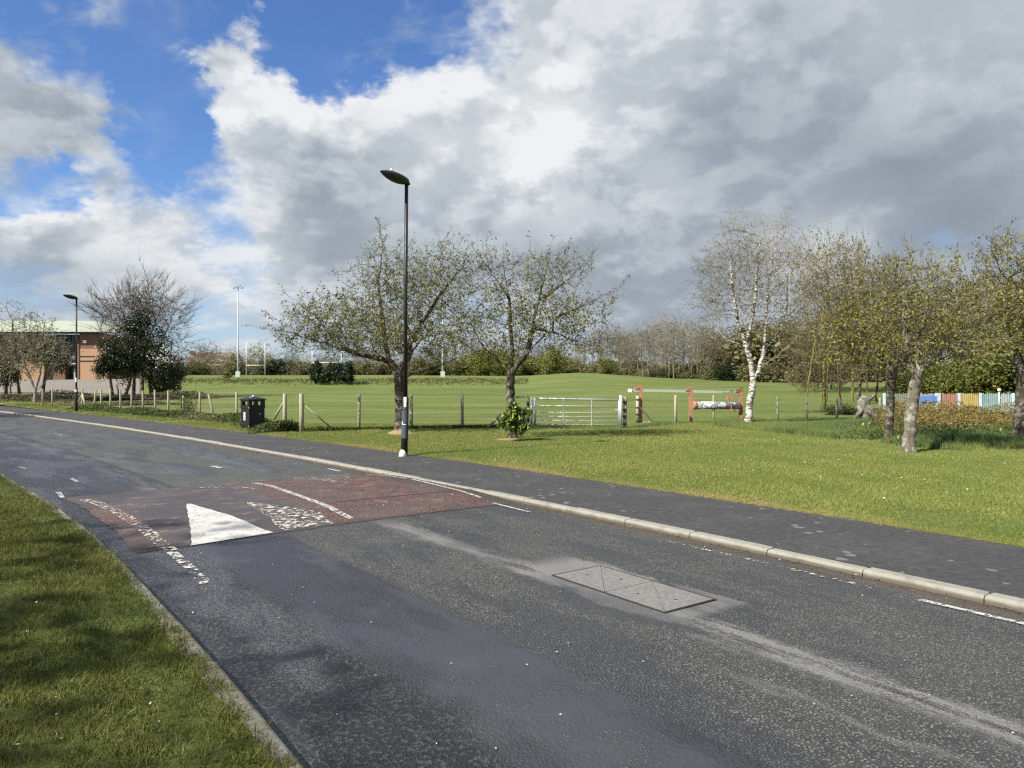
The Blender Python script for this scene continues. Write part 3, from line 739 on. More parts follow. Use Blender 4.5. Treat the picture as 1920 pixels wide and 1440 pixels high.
# lawn between path and fence
n = 380000
s_ = RS.uniform(-7, 34, n); t_ = -(1.95 + RS.uniform(0, 1, n) ** 1.25 * 19)
x, y = st2xy(s_, t_); k = in_view(x, y, 520) & (y < 27) & (RS.uniform(0, 1, n) < np.clip(11.0 / np.maximum(y, 1), .3, 1.0))
x, y, s_, t_ = x[k], y[k], s_[k], t_[k]; n = len(x); print('lawn clumps', n)
nz = np.clip((vnoise(x, y, 1.1, 5) * .45 + vnoise(x, y, 4, 6) * .3 + vnoise(x, y, 11, 7) * .25 - .5) * 1.8 + .5, 0, 1); edge = np.clip((t_ + 2.28 + .25 * (nz - .5)) / .22, 0, 1)
scatter('lawn_grass', np.stack([x, y, ground(x, y) + .015], 1), np.stack([RS.uniform(-.25, .25, n), RS.uniform(-.25, .25, n), RS.uniform(0, 6.3, n)], 1),
        (.8 + .5 * RS.uniform(0, 1, n)) * (1 - .45 * edge) * (1 + y * .012) * (.75 + .5 * nz), np.clip(nz * .9 + RS.uniform(-.2, .3, n), 0, 1) + edge * .8 * (RS.uniform(0, 1, n) < .75), clump(15, .09, .034, .0027, 1.05, 2), M_blade)

# ------------------------------------------------------------------ leaf quads
def leaf_quads(C, L, W, r, flat=0.0):
    C = np.asarray(C); n = len(C)
    a = r.normal(size=(n, 3)); a[:, 2] *= (1 - flat); a /= np.linalg.norm(a, axis=1)[:, None]
    b = r.normal(size=(n, 3)); b[:, 2] *= (1 - flat); b -= (a * b).sum(1)[:, None] * a; b /= np.linalg.norm(b, axis=1)[:, None]
    L = np.broadcast_to(L, n)[:, None] * .5; W = np.broadcast_to(W, n)[:, None] * .5
    V = np.stack([C - a * L, C + b * W, C + a * L, C - b * W], 1).reshape(-1, 3)
    return V, np.arange(n * 4).reshape(n, 4)

# ------------------------------------------------------------------ trees
def clumpy(P_, r, f, keep=.5):
    v = 0
    for k in range(6):
        d = r.normal(size=3); d /= np.linalg.norm(d); v = v + np.sin(P_ @ d * f * r.uniform(.6, 1.7) + r.uniform(0, 6.3))
    return P_[(v > np.quantile(v, 1 - keep)) | (r.uniform(0, 1, len(P_)) < .18)]
def ell_points(ells, n, r):
    """points inside a union of ellipsoids ((cx,cy,cz),(rx,ry,rz)), denser towards the shell"""
    vol = np.array([e[1][0] * e[1][1] * e[1][2] for e in ells]) ** .8; k = r.choice(len(ells), n, p=vol / vol.sum())
    d = r.normal(size=(n, 3)); d /= np.linalg.norm(d, axis=1)[:, None]; rad = r.uniform(0, 1, n) ** .42
    c = np.array([e[0] for e in ells])[k]; R = np.array([e[1] for e in ells])[k]
    return c + d * rad[:, None] * R
def colonize(stems, A, step, kill, r, jit=.35, up_=0.05, iters=120):
    P_ = []; par = []
    for st in stems:
        st = [np.array(q, float) for q in st]
        if not P_: P_.append(st[0]); par.append(-1); last = 0
        else: last = int(((np.array(P_) - st[0]) ** 2).sum(1).argmin())
        for a, b in zip(st[:-1], st[1:]):
            L = np.linalg.norm(b - a); m_ = max(1, int(round(L / step)))
            for i in range(1, m_ + 1):
                q = a + (b - a) * i / m_ + (r.normal(size=3) * step * .10 if i < m_ else 0)
                P_.append(q); par.append(last); last = len(P_) - 1
    P_ = np.array(P_); par = list(par); nch = np.zeros(60000, int)
    for p_ in par:
        if p_ >= 0: nch[p_] += 1
    hmin = 0.0
    # attractors only see nodes above the clear trunk
    alive = np.ones(len(A), bool); d2 = np.full(len(A), 1e9); near = np.zeros(len(A), int)
    z0 = P_[:, 2].max() * .0
    def upd(i0):
        Q = P_[i0:]; 
        for c0 in range(0, len(Q), 400):
            q = Q[c0:c0 + 400]; D = ((A[:, None, :] - q[None]) ** 2).sum(2)
            D[:, q[:, 2] < trunk_clear] = 1e8
            j = D.argmin(1); dm = D[np.arange(len(A)), j]; k = dm < d2
            d2[k] = dm[k]; near[k] = j[k] + i0 + c0
    trunk_clear = colonize.clear
    upd(0); stall = 0
    for it in range(iters):
        al = np.where(alive)[0]
        if len(al) < 8 or len(P_) > 30000: break
        nr = near[al]; v = A[al] - P_[nr]; v /= np.linalg.norm(v, axis=1)[:, None] + 1e-9
        uq, inv = np.unique(nr, return_inverse=True); sv = np.zeros((len(uq), 3)); np.add.at(sv, inv, v)
        ok = nch[uq] < 3; uq, sv = uq[ok], sv[ok]
        if not len(uq): break
        sv /= np.linalg.norm(sv, axis=1)[:, None] + 1e-9
        sv = sv + r.normal(size=sv.shape) * jit; sv[:, 2] += up_; sv /= np.linalg.norm(sv, axis=1)[:, None]
        new = P_[uq] + sv * step; i0 = len(P_); P_ = np.concatenate([P_, new]); par += list(uq); nch[uq] += 1
        upd(i0); b4 = alive.sum(); alive &= d2 > kill * kill
        stall = stall + 1 if alive.sum() == b4 else 0
        if stall > 12: break
    return P_, np.array(par)
colonize.clear = 0.0
def radii(P_, par, r0, e=2.25):
    acc = np.zeros(len(P_)); r = np.zeros(len(P_)); nchild = np.bincount(par[par >= 0], minlength=len(P_))
    for i in range(len(P_) - 1, -1, -1):
        r[i] = r0 if nchild[i] == 0 else acc[i] ** (1 / e)
        if par[i] >= 0: acc[par[i]] += r[i] ** e * 1.015
    return r
def rings(C, D, R, n):
    ref = np.tile(np.array([.12, 1., .07]), (len(C), 1)); ref[np.abs(D[:, 1]) > .85] = (1, .1, 0)
    a = np.cross(D, ref); a /= np.linalg.norm(a, axis=1)[:, None] + 1e-9; b = np.cross(D, a)
    th = np.arange(n) * 2 * pi / n
    return C[:, None] + (a[:, None] * np.cos(th)[None, :, None] + b[:, None] * np.sin(th)[None, :, None]) * R[:, None, None]
def skin(P_, par, r, thr, nbig=8, nsm=3):
    ch = np.where(par >= 0)[0]; pa = par[ch]
    main = np.full(len(P_), -1)
    for i in ch[np.argsort(r[ch])]: main[par[i]] = i
    din = np.zeros_like(P_); din[ch] = P_[ch] - P_[pa]; din /= np.linalg.norm(din, axis=1)[:, None] + 1e-9
    dav = din.copy(); hm = main >= 0; dav[hm] += din[main[hm]]; dav[0] = din[main[0]] if main[0] >= 0 else (0, 0, 1)
    dav /= np.linalg.norm(dav, axis=1)[:, None] + 1e-9
    Vs = []; Fs = []; Ms = []; off = 0
    for big, n in ((True, nbig), (False, nsm)):
        sel = ch[(r[ch] > thr) == big]
        if not len(sel): continue
        pa_ = par[sel]; isM = main[pa_] == sel
        r_start = np.where(isM, r[pa_] * (1 if big else 1), np.minimum(r[pa_], r[sel] * 1.35)); d_start = np.where(isM[:, None], dav[pa_], din[sel])
        if not big: r_start = np.minimum(r_start, r[sel] * 1.6)
        A_ = rings(P_[pa_], d_start, r_start, n); B_ = rings(P_[sel], dav[sel], r[sel], n)
        V = np.concatenate([A_.reshape(-1, 3), B_.reshape(-1, 3)]); m_ = len(sel)
        i = np.arange(m_)[:, None] * n; k = np.arange(n)[None]; k2 = (k + 1) % n
        Fq = np.stack([i + k, i + k2, m_ * n + i + k2, m_ * n + i + k], -1).reshape(-1, 4) + off
        Vs.append(V); Fs.append(Fq); Ms.append(np.full(len(Fq), 0 if big else 1)); off += len(V)
    return np.concatenate(Vs), np.concatenate(Fs), np.concatenate(Ms)
def tree_meshes(name, stems, ells, nattr, step, kill, seed, r0=.004, e=2.25, leaves=3, lsize=.05, twig=.22, jit=.35, up_=.05,
                clear=0.0, thr=.018, ltw=.45, droop=0.0, leaf_r=.012, spread=.5, twn=1.0, flare=1.35, tw_r=.0028, shoots=0, tk=0.0):
    r = np.random.RandomState(seed); A = clumpy(ell_points(ells, int(nattr * 1.5), r), r, 2 * pi / (9 * step), .50)
    big = [(e_[0], tuple(q * 1.27 for q in e_[1])) for e_ in ells]; A = np.concatenate([A, ell_points(big, int(nattr * .035) + 6, r)]); colonize.clear = clear
    P_, par = colonize(stems, A, step, kill, r, jit, up_)
    if shoots:
        nc_ = np.bincount(par[par >= 0], minlength=len(P_)); c0 = np.array([P_[:, 0].mean(), P_[:, 1].mean(), np.quantile(P_[:, 2], .35)])
        o_ = P_ - c0; rr_ = np.linalg.norm(o_ / (o_.std(0) + 1e-6), axis=1); cand = np.where((nc_ == 0) & (rr_ > np.quantile(rr_, .62)) & (P_[:, 2] > clear))[0]
        pick = r.choice(cand, min(shoots, len(cand)), replace=False); NP = [P_]; NR = [par]; off = len(P_)
        for i_ in pick:
            d_ = o_[i_] / (np.linalg.norm(o_[i_]) + 1e-6) + (0, 0, .35) + r.normal(size=3) * .25; d_ /= np.linalg.norm(d_); q_ = P_[i_].copy(); last = i_
            for k_ in range(r.randint(1, 5)):
                d_ = d_ + r.normal(size=3) * .12 + (0, 0, .04); d_ /= np.linalg.norm(d_); q_ = q_ + d_ * step * 1.1; NP.append(q_[None]); NR.append(np.array([last])); last = off; off += 1
        P_ = np.concatenate(NP); par = np.concatenate(NR)
    R = radii(P_, par, r0, e)
    kk = np.clip((R - .03) / .05, 0, 1); R = R * (1 + tk * kk); z = P_[:, 2]; fl = np.clip(1 - z / .35, 0, 1); R = R * (1 + (flare - 1) * fl ** 1.5)
    V, Fq, Mi = skin(P_, par, R, thr)
    wood = np_mesh(name + '_wood', V, F4=Fq, smooth=True, mats4=Mi)
    print(name, 'nodes', len(P_), 'trunk r', round(float(R[1]), 3))
    # twigs and leaves
    th = np.where((R < leaf_r) & (par >= 0))[0]
    m_ = r.poisson(twn, len(th)) + (np.bincount(par[par >= 0], minlength=len(P_))[th] == 0)
    src = np.repeat(th, m_); n = len(src)
    d = P_[src] - P_[par[src]]; d /= np.linalg.norm(d, axis=1)[:, None] + 1e-9
    d = d + r.normal(size=(n, 3)) * spread; d[:, 2] += .12 - droop; d /= np.linalg.norm(d, axis=1)[:, None]
    L = twig * r.uniform(.4, 1.3, n); mid = P_[src] + d * L[:, None] * .5 + r.normal(size=(n, 3)) * .02
    d2 = d + r.normal(size=(n, 3)) * .3; d2[:, 2] -= droop * .7; d2 /= np.linalg.norm(d2, axis=1)[:, None]
    tip = mid + d2 * L[:, None] * .5
    Tv = []; Tf = []; off = 0
    for a, b, ra, rb in ((P_[src], mid, tw_r * 1.4, tw_r), (mid, tip, tw_r, tw_r * .5)):
        dd = b - a; dd /= np.linalg.norm(dd, axis=1)[:, None] + 1e-9
        A_ = rings(a, dd, np.full(n, ra), 3); B_ = rings(b, dd, np.full(n, rb), 3); i = np.arange(n)[:, None] * 3; k = np.arange(3)[None]; k2 = (k + 1) % 3
        Tv += [A_.reshape(-1, 3), B_.reshape(-1, 3)]; Tf.append(np.stack([i + k, i + k2, n * 3 + i + k2, n * 3 + i + k], -1).reshape(-1, 4) + off); off += n * 6
    Tv = np.concatenate(Tv); Tf = np.concatenate(Tf)
    if leaves > 0:
        hr = (P_[src][:, 2] - clear) / max(.1, P_[:, 2].max() - clear); rim = np.linalg.norm(P_[src][:, :2] - P_[src][:, :2].mean(0), axis=1); rim = rim / np.quantile(rim, .95)
        k = r.poisson(leaves * np.clip(1.85 - 1.15 * hr - .45 * rim, .35, 2.2), n); j = np.repeat(np.arange(n), k); f_ = np.clip(1.0 - np.abs(r.normal(size=len(j))) * .30, 0, 1.05)[:, None]
        C = P_[src][j] * (1 - f_) + tip[j] * f_ + r.normal(size=(len(j), 3)) * lsize * .5
        LV, LF = leaf_quads(C, lsize * r.uniform(.6, 1.3, len(j)), lsize * ltw * r.uniform(.7, 1.2, len(j)), r)
        V = np.concatenate([Tv, LV]); Fq = np.concatenate([Tf, LF + len(Tv)]); mi = np.concatenate([np.zeros(len(Tf)), np.ones(len(LF))])
    else: V, Fq, mi = Tv, Tf, np.zeros(len(Tf))
    crown = np_mesh(name + '_crown', V, F4=Fq, smooth=False, mats4=mi)
    return wood, crown
def put_tree(name, loc, wood, crown, mb, ml, label, cat='tree', group=None, rz=0, sc_=(1, 1, 1), mtw=None):
    t = empty(name, loc, label, cat, group, rz); t.scale = sc_
    link('trunk', wood, [mb, mtw or mb], t); link('crown', crown, [mtw or mb, ml], t); return t
class PX:
    """shape read off the photograph for something standing at (u, v): metres from its foot"""
    def __init__(s, u, v, Y): s.u, s.v, s.k = u, v, Y / F
    def p(s, u, v, y=0.0): return ((u - s.u) * s.k, y, (s.v - v) * s.k)
    def e(s, u, v, ru, rv, y=0.0, ry=None): return (s.p(u, v, y), (ru * s.k, (ry or ru * .85) * s.k, rv * s.k))

def feature_tree(name, u, v, stems, ells, seed, mb, ml, label, Y=None, group=None, **kw):
    g0 = at(u, Y) if Y else on(u, v)
    px = PX(u, vrow(g0), g0.y)
    st = [[px.p(*q) for q in s] for s in stems]; st[0][0] = (st[0][0][0], st[0][0][1], -.08)
    wv, cv = tree_meshes(name, st, [px.e(*q) for q in ells], seed=seed, **kw)
    return put_tree(name, g0, wv, cv, mb, ml, label, group=group, mtw=kw.get('mtw'))
G_v = 'spring trees on the lawn'
# tree 1: broad, behind the near lamp column
feature_tree('spring_tree', 750, 812, [[(750, 812), (751, 740), (746, 700), (728, 676), (700, 660, .3)], [(746, 700), (768, 668, -.2), (790, 640, -.3)], [(750, 712), (772, 700, .5), (815, 688, .7), (850, 670, .8)],
             [(728, 676), (690, 668, -.6), (664, 664, -.8)], [(768, 668), (762, 620, .5)], [(728, 676), (712, 560, 0), (708, 520)], [(708, 530), (718, 470), (712, 420)], [(690, 668, -.6), (600, 640, -.8), (545, 622, -.8)], [(640, 650, -.3), (590, 590, 0), (535, 550, 0)], [(768, 640, .2), (830, 540, .3), (872, 492, .3)]],
             [(645, 605, 112, 56), (760, 568, 116, 88), (716, 515, 44, 76), (820, 530, 75, 62), (585, 622, 72, 40), (700, 625, 140, 45), (820, 620, 80, 50), (850, 505, 55, 42)],
             3, B_dark, L_grey, 'broad spreading tree coming into leaf, its trunk just behind the near lamp column', nattr=7600, step=.115, kill=.145, leaves=2.5, lsize=.085, twig=.24, clear=1.9, jit=.26, up_=.10, e=2.06, r0=.0034, shoots=260, tk=.2)
feature_tree('spring_tree', 962, 824, [[(962, 824), (957, 760), (958, 700), (960, 650)], [(958, 700), (930, 672, .3), (905, 650, .4)], [(958, 700), (990, 660, -.3), (1030, 620, -.5)], [(960, 650), (955, 560, .2), (944, 500)],
             [(990, 660), (1010, 560, .3), (1030, 490, .3)], [(1030, 620), (1080, 640), (1120, 650)], [(1020, 560), (1070, 520), (1118, 468)], [(1030, 600), (1090, 575), (1150, 545)], [(955, 560), (915, 500), (890, 470)]],
             [(1000, 595, 112, 58), (925, 540, 58, 56), (1020, 522, 80, 46), (895, 610, 66, 50), (1090, 590, 55, 42), (1075, 640, 55, 22), (930, 645, 70, 34), (1090, 500, 26, 18), (1135, 555, 22, 12)],
             8, B_dark, L_grey, 'tree with open twiggy crown growing out of the laurel bush, left of the metal gate', nattr=5200, step=.11, kill=.145, leaves=2.2, lsize=.078, twig=.25, clear=1.75, jit=.26, up_=.10, e=2.06, r0=.0034, shoots=220, tk=.15)
# birch
def birch():
    u, v = 1402, 797; g0 = on(u, v); px = PX(u, vrow(g0), g0.y)
    stems = [[(1402, 797), (1406, 755), (1412, 715)], [(1412, 715), (1408, 680), (1398, 645), (1385, 610), (1376, 560), (1370, 500)], [(1398, 645), (1410, 600), (1416, 560), (1420, 500), (1425, 450)],
             [(1412, 715), (1424, 690), (1432, 660), (1436, 600), (1440, 540), (1450, 470)], [(1432, 660), (1462, 625, .3), (1484, 592, .4), (1510, 560)], [(1462, 625), (1480, 570, .2), (1476, 520)],
             [(1424, 690), (1450, 668, -.4), (1480, 640, -.5), (1500, 600, -.6)], [(1398, 650, 0), (1362, 640, -.3), (1340, 620, -.3)]]
    ells = [(1400, 520, 88, 75), (1345, 575, 45, 60), (1455, 500, 68, 70), (1385, 460, 45, 42), (1455, 455, 35, 38), (1485, 565, 42, 50), (1345, 620, 28, 35), (1335, 530, 28, 45), (1420, 590, 50, 40)]
    st = [[px.p(*q) for q in s] for s in stems]; st[0][0] = (0, 0, -.08)
    wv, cv = tree_meshes('birch', st, [px.e(*q) for q in ells], 6500, .125, .165, 21, leaves=2.2, lsize=.062, twig=.42, clear=1.8, jit=.22, droop=.4, e=2.15, leaf_r=.011, thr=.0145, r0=.0042, up_=.12, shoots=200)
    put_tree('birch_tree', g0, wv, cv, B_birch, L_birch, 'white barked birch with forked trunk and thin drooping twigs', mtw=B_twig)
birch()
feature_tree('spring_tree', 1666, 834, [[(1666, 834), (1668, 780), (1672, 720), (1676, 690)], [(1676, 690), (1655, 660, .3), (1630, 640, .4)], [(1676, 690), (1700, 650, -.3), (1710, 620, -.3)], [(1655, 660), (1650, 600, -.3), (1640, 540)]],
             [(1640, 605, 80, 58), (1600, 625, 55, 40), (1665, 545, 58, 42), (1620, 665, 55, 24), (1690, 600, 50, 60)],
             31, B_dark, L_yel, 'dark trunked tree with a pale foot, left of the pair on the right', nattr=4600, step=.11, kill=.14, leaves=3.0, lsize=.080, twig=.22, clear=1.6, jit=.28, e=2.04, r0=.0034, shoots=120, tk=.55)
feature_tree('spring_tree', 1703, 850, [[(1703, 850), (1708, 780), (1716, 720), (1722, 700)], [(1722, 700), (1700, 672, .3), (1690, 640, .3)], [(1722, 700), (1750, 672, -.2), (1790, 655, -.3)], [(1722, 700), (1730, 650, .2), (1735, 590, .3)], [(1700, 672), (1695, 560), (1698, 470)]],
             [(1735, 600, 95, 66), (1690, 580, 55, 52), (1790, 580, 66, 50), (1720, 530, 66, 38), (1815, 630, 55, 36), (1745, 655, 95, 28), (1700, 480, 14, 30), (1765, 510, 35, 26)],
             35, B_grey, L_yel, 'pale grey lichened trunk with a dense olive crown, right of the pair', nattr=6500, step=.105, kill=.135, leaves=3.0, lsize=.072, twig=.20, clear=1.5, jit=.28, e=2.04, r0=.0034, shoots=200, tk=.6)
feature_tree('spring_tree', 1908, 832, [[(1908, 832), (1912, 780), (1916, 720), (1914, 690)], [(1914, 690), (1880, 650, .2), (1850, 620, .3)], [(1914, 690), (1950, 640, -.3)], [(1914, 690), (1915, 600, .4), (1905, 520, .3)]],
             [(1890, 590, 90, 80), (1940, 580, 90, 90), (1870, 530, 55, 45), (1900, 490, 55, 45), (1850, 640, 60, 40), (1960, 500, 60, 50), (1990, 600, 60, 60)],
             41, B_dark, L_yel, 'tree at the right edge with leaning dark trunk and olive crown', nattr=6500, step=.12, kill=.15, leaves=3.2, lsize=.082, twig=.24, clear=1.7, jit=.28, e=2.05, r0=.0034, shoots=200, tk=.55)
# mid-distance trees behind the daffodil bank
feature_tree('lichened_tree', 1546, 770, [[(1546, 770), (1545, 720), (1546, 670)], [(1546, 670), (1520, 600, .3), (1505, 520, .3)], [(1546, 670), (1580, 600, -.3), (1590, 500)], [(1546, 690), (1600, 650, -.4), (1640, 640)], [(1546, 670), (1552, 560), (1548, 470)]],
             [(1545, 560, 62, 70), (1510, 500, 32, 50), (1580, 510, 50, 60), (1548, 470, 30, 32), (1500, 620, 45, 55), (1600, 600, 50, 60), (1520, 690, 45, 40), (1580, 690, 40, 30)],
             51, B_yellow, L_bud, 'tall tree with yellow lichened limbs behind the wire fence', Y=37, nattr=5000, step=.18, kill=.24, leaves=3.0, lsize=.11, twig=.42, clear=1.6, jit=.22, up_=.12, r0=.005, shoots=160, tw_r=.005)
feature_tree('lichened_tree', 1512, 772, [[(1512, 772), (1514, 730), (1520, 690), (1528, 640)]], [(1500, 700, 28, 36), (1520, 650, 30, 40), (1535, 610, 35, 40)],
             53, B_yellow, L_bud, 'thin crooked tree beside the tall yellow lichened tree', Y=36, nattr=700, step=.2, kill=.28, leaves=2.2, lsize=.075, twig=.36, clear=1.2, jit=.4, r0=.006, tw_r=.005)
# left group
feature_tree('bare_tree', 268, 742, [[(268, 742), (266, 700), (255, 660), (235, 600), (215, 545)], [(266, 700), (275, 640), (280, 560), (275, 520)], [(266, 705), (300, 650), (325, 590), (335, 560)], [(266, 715), (310, 690), (345, 655)], [(262, 700), (215, 660), (180, 600)], [(275, 650), (300, 580), (310, 530)]],
             [(264, 592, 74, 48), (215, 612, 34, 40), (312, 602, 34, 42), (264, 556, 38, 20), (325, 640, 22, 32)],
             61, B_brown, L_bud, 'bare fan shaped tree rising over dark evergreens at the left', Y=60, nattr=6500, step=.3, kill=.36, leaves=.0, twig=1.0, clear=1.0, jit=.12, up_=.35, r0=.008, tw_r=.009, leaf_r=.03, thr=.04, spread=.28, shoots=500, twn=1.6)
feature_tree('bare_tree', 66, 758, [[(66, 758), (66, 735), (60, 715), (48, 690), (40, 660)], [(66, 735), (76, 700), (80, 660)], [(60, 715), (30, 680)], [(66, 735), (92, 710), (100, 690)]],
             [(60, 655, 55, 48), (20, 660, 35, 45), (95, 660, 35, 40), (60, 620, 40, 30)],
             63, B_pale, L_olive, 'pale stemmed tree forking low on the grass at the far left', Y=50, nattr=2600, step=.22, kill=.30, leaves=2.2, lsize=.15, twig=.6, clear=.8, jit=.25, r0=.008, tw_r=.008, leaf_r=.03)
feature_tree('bare_tree', 18, 750, [[(18, 750), (20, 700), (22, 640), (24, 600)]], [(22, 600, 34, 45), (14, 650, 30, 40)],
             64, B_brown, L_bud, 'thin bare tree reaching above the others at the left edge', Y=54, nattr=500, step=.35, kill=.5, leaves=.0, twig=.8, clear=1.5, jit=.25, up_=.2, r0=.010, tw_r=.009, leaf_r=.03)

def leafy(name, u, Y, ells, n, ls, mb, ml, label, seed, cat='tree', stems=(), core=.55, group=None, flat=0.0, lw=.5, child='crown'):
    g0 = at(u, Y); px = PX(u, vrow(g0), g0.y); r = np.random.RandomState(seed)
    E_ = [px.e(*q) for q in ells]
    # leaf clumps: centres spread through the volume, leaves round each centre
    nc = max(30, n // 45); C = ell_points(E_, nc, r); j = r.randint(0, nc, n)
    sz = np.mean([e[1][0] for e in E_]) * .17
    Pn = C[j] + r.normal(size=(n, 3)) * sz; Pn[:, 2] = np.maximum(Pn[:, 2], .02)
    V, Fq = leaf_quads(Pn, ls * r.uniform(.6, 1.3, n), ls * lw * r.uniform(.7, 1.3, n), r, flat)
    t = empty(name, g0, label, cat, group)
    link(child, np_mesh(name, V, F4=Fq), ml, t)
    mb_ = MB()
    for s in stems:
        pts = [px.p(*q[:3]) if len(q) == 3 else px.p(*q) for q in s]; pts[0] = (pts[0][0], pts[0][1], -.1)
        k = len(pts); mb_.tube(pts, [.16 * (1 - .7 * i / (k - 1)) * Y / 60 for i in range(k)], 7)
    if stems: mb_.build('trunk', mb, t, True)
    return t
leafy('evergreen_tree', 250, 58, [(250, 650, 38, 50), (262, 600, 28, 45), (290, 660, 40, 42), (300, 700, 30, 28), (240, 690, 30, 30), (318, 690, 26, 34)], 17000, .16, B_brown, L_dark,
      'largest dark evergreen under the bare fan shaped tree', 71, stems=[[(250, 742), (252, 700), (258, 640)], [(285, 742), (280, 715), (290, 670)], [(232, 742), (244, 715), (246, 690)]])
leafy('evergreen_tree', 205, 56, [(205, 665, 26, 34), (195, 690, 20, 20), (225, 680, 22, 26)], 7000, .15, B_brown, L_dark,
      'smaller dark evergreen in front of the brick hall wall', 72, stems=[[(212, 746), (208, 720), (204, 680)], [(226, 746), (218, 720)]])
leafy('evergreen_tree', 322, 60, [(322, 715, 20, 24), (335, 705, 14, 16), (300, 722, 18, 16)], 4500, .16, B_brown, L_scrub, 'low brown green evergreen right of the left tree group', 73)
leafy('evergreen_tree', 24, 56, [(20, 670, 34, 40), (8, 700, 24, 24), (36, 650, 20, 26)], 7000, .16, B_brown, L_dark, 'dark evergreen tree at the far left edge', 74, stems=[[(10, 752), (14, 690)], [(38, 752), (30, 690)]])
leafy('evergreen_tree', 92, 57, [(92, 662, 34, 30), (110, 680, 22, 22), (80, 640, 20, 16)], 6000, .15, B_brown, L_dark, 'dark evergreen crown before the glazed bay of the hall', 75, stems=[[(78, 752), (84, 710), (90, 660)]])
leafy('magnolia_bush', 292, 55, [(300, 668, 24, 28)], 110, .17, B_brown, L_magn, 'loose white blossom among the dark evergreens', 76, cat='bush')
# laurel round the foot of the second tree
leafy('laurel_bush', 965, 19.05, [(965, 778, 25, 20), (958, 792, 20, 18), (980, 784, 20, 20), (966, 806, 14, 10)], 2600, .11, B_brown, L_laurel, 'glossy variegated laurel bush round the foot of the tree by the gate', 77, cat='bush', child='leaves', lw=.5)
# conifer clump in the field
for i, (u, tv, wd_, n_) in enumerate([(592, 676, 13, 3600), (608, 690, 17, 3000), (628, 678, 13, 3000), (650, 674, 15, 4200)]):
    leafy('conifer_shrub', u, 93, [(u, (tv + 716) / 2 + 1, wd_, (716 - tv) / 2), (u + 2, 709, wd_ * .8, 7)], n_, .26, B_brown, L_conif,
          ['leftmost rounded dark conifer of the clump in the field', 'low spreading conifer second in the clump in the field', 'conifer third from the left in the field clump', 'tall dense dark conifer at the right end of the field clump'][i], 80 + i, cat='conifer', group='conifers in the field clump', child='foliage')
leafy('low_bush', 428, 95, [(428, 700, 11, 10)], 1300, .22, B_brown, L_scrub, 'small bush at the foot of the left floodlight mast', 86, cat='bush', child='foliage')
leafy('juniper_bush', 1568, 34, [(1568, 770, 32, 10), (1590, 773, 22, 9)], 2600, .10, B_brown, L_bram, 'low spreading green shrub behind the wire fence', 87, cat='bush', flat=.6, child='foliage')

# ------------------------------------------------------------------ far trees: prototypes then copies
def proto_tree(seed, H, cw, ch, base, nattr, step, leaves, ls, pale=False, nst=1, **kw):
    r = random.Random(seed); stems = []
    for k in range(nst):
        dx = r.uniform(-.1, .1) * cw * (k > 0); dx2 = r.uniform(-.5, .5) * cw * (k > 0)
        stems.append([(dx * .3, 0, -.2), (dx, r.uniform(-.2, .2), H * .28), (dx2 * .6, r.uniform(-.4, .4), H * .55), (dx2, r.uniform(-.4, .4), H * .75)])
        if k: stems[-1][0] = (0, 0, H * .05)
    ells = [((0, 0, base + (H - base) * .5), (cw, cw, (H - base) * .5))] + [((r.uniform(-.6, .6) * cw, r.uniform(-.5, .5) * cw, base + (H - base) * r.uniform(.3, .75)), (cw * .55, cw * .55, ch * .3)) for _ in range(4)]
    return tree_meshes('far', stems, ells, nattr, step, step * 1.3, seed, leaves=leaves, lsize=ls, clear=base * .7, r0=.012, tw_r=.014, twig=.9, leaf_r=.05, thr=.06, **kw)
def proto_bush(seed, w_, h_, n, ls):
    r = np.random.RandomState(seed); E_ = [((0, 0, h_ * .36), (w_, w_ * .8, h_ * .5)), ((0, 0, h_ * .12), (w_ * .95, w_ * .75, h_ * .3))] + [((r.uniform(-.6, .6) * w_, r.uniform(-.4, .4) * w_, h_ * r.uniform(.4, .75)), (w_ * .5, w_ * .45, h_ * .3)) for _ in range(5)]
    nc = 110; C = ell_points(E_, nc, r); j = r.randint(0, nc, n); P_ = C[j] + r.normal(size=(n, 3)) * w_ * .13; P_[:, 2] = np.abs(P_[:, 2])
    V, Fq = leaf_quads(P_, ls * r.uniform(.6, 1.3, n), ls * .6 * r.uniform(.6, 1.3, n), r)
    return V, Fq
PROTO = {}
def reg(kind, items): PROTO[kind] = items
def tp(seed, mb, ml, *a, **k):
    wd_, cr = proto_tree(seed, *a, **k); wd_.materials.append(mb); wd_.materials.append(mb); cr.materials.append(mb); cr.materials.append(ml); h_ = max(v.co.z for v in cr.vertices); return (wd_, cr, h_ * .985)
reg('bare', [tp(101, B_wood, L_wood, 12, 2.6, 8, 3.5, 620, .5, 2.6, .22, jit=.2, up_=.3, nst=2), tp(102, B_wood, L_wood, 12, 2.2, 8, 4.5, 520, .5, 2.2, .22, jit=.2, up_=.3, nst=3), tp(103, B_wood, L_wood, 12, 3.0, 8, 3.0, 700, .5, 2.8, .22, jit=.25, up_=.2, nst=2)])
reg('upright', [tp(104, B_brown, L_bud, 11, 2.2, 8, 3.0, 620, .4, .8, .12, jit=.2, up_=.4, nst=3), tp(105, B_yellow, L_bud, 11, 2.5, 8, 2.5, 700, .4, 1.2, .12, jit=.25, up_=.35, nst=3)])
reg('olive', [tp(106, B_brown, L_olive, 9, 3.2, 7, 1.5, 620, .5, 5.5, .24, jit=.35), tp(107, B_brown, L_olive, 9, 2.8, 7, 1.2, 600, .5, 6.5, .24, jit=.35)])
reg('brown', [tp(108, B_brown, L_bud, 8, 3.0, 6, 1.2, 560, .45, 3.8, .22, jit=.3, nst=2), tp(109, B_brown, L_scrub, 8, 3.2, 6, 1.0, 560, .45, 5.0, .24, jit=.3, nst=2)])
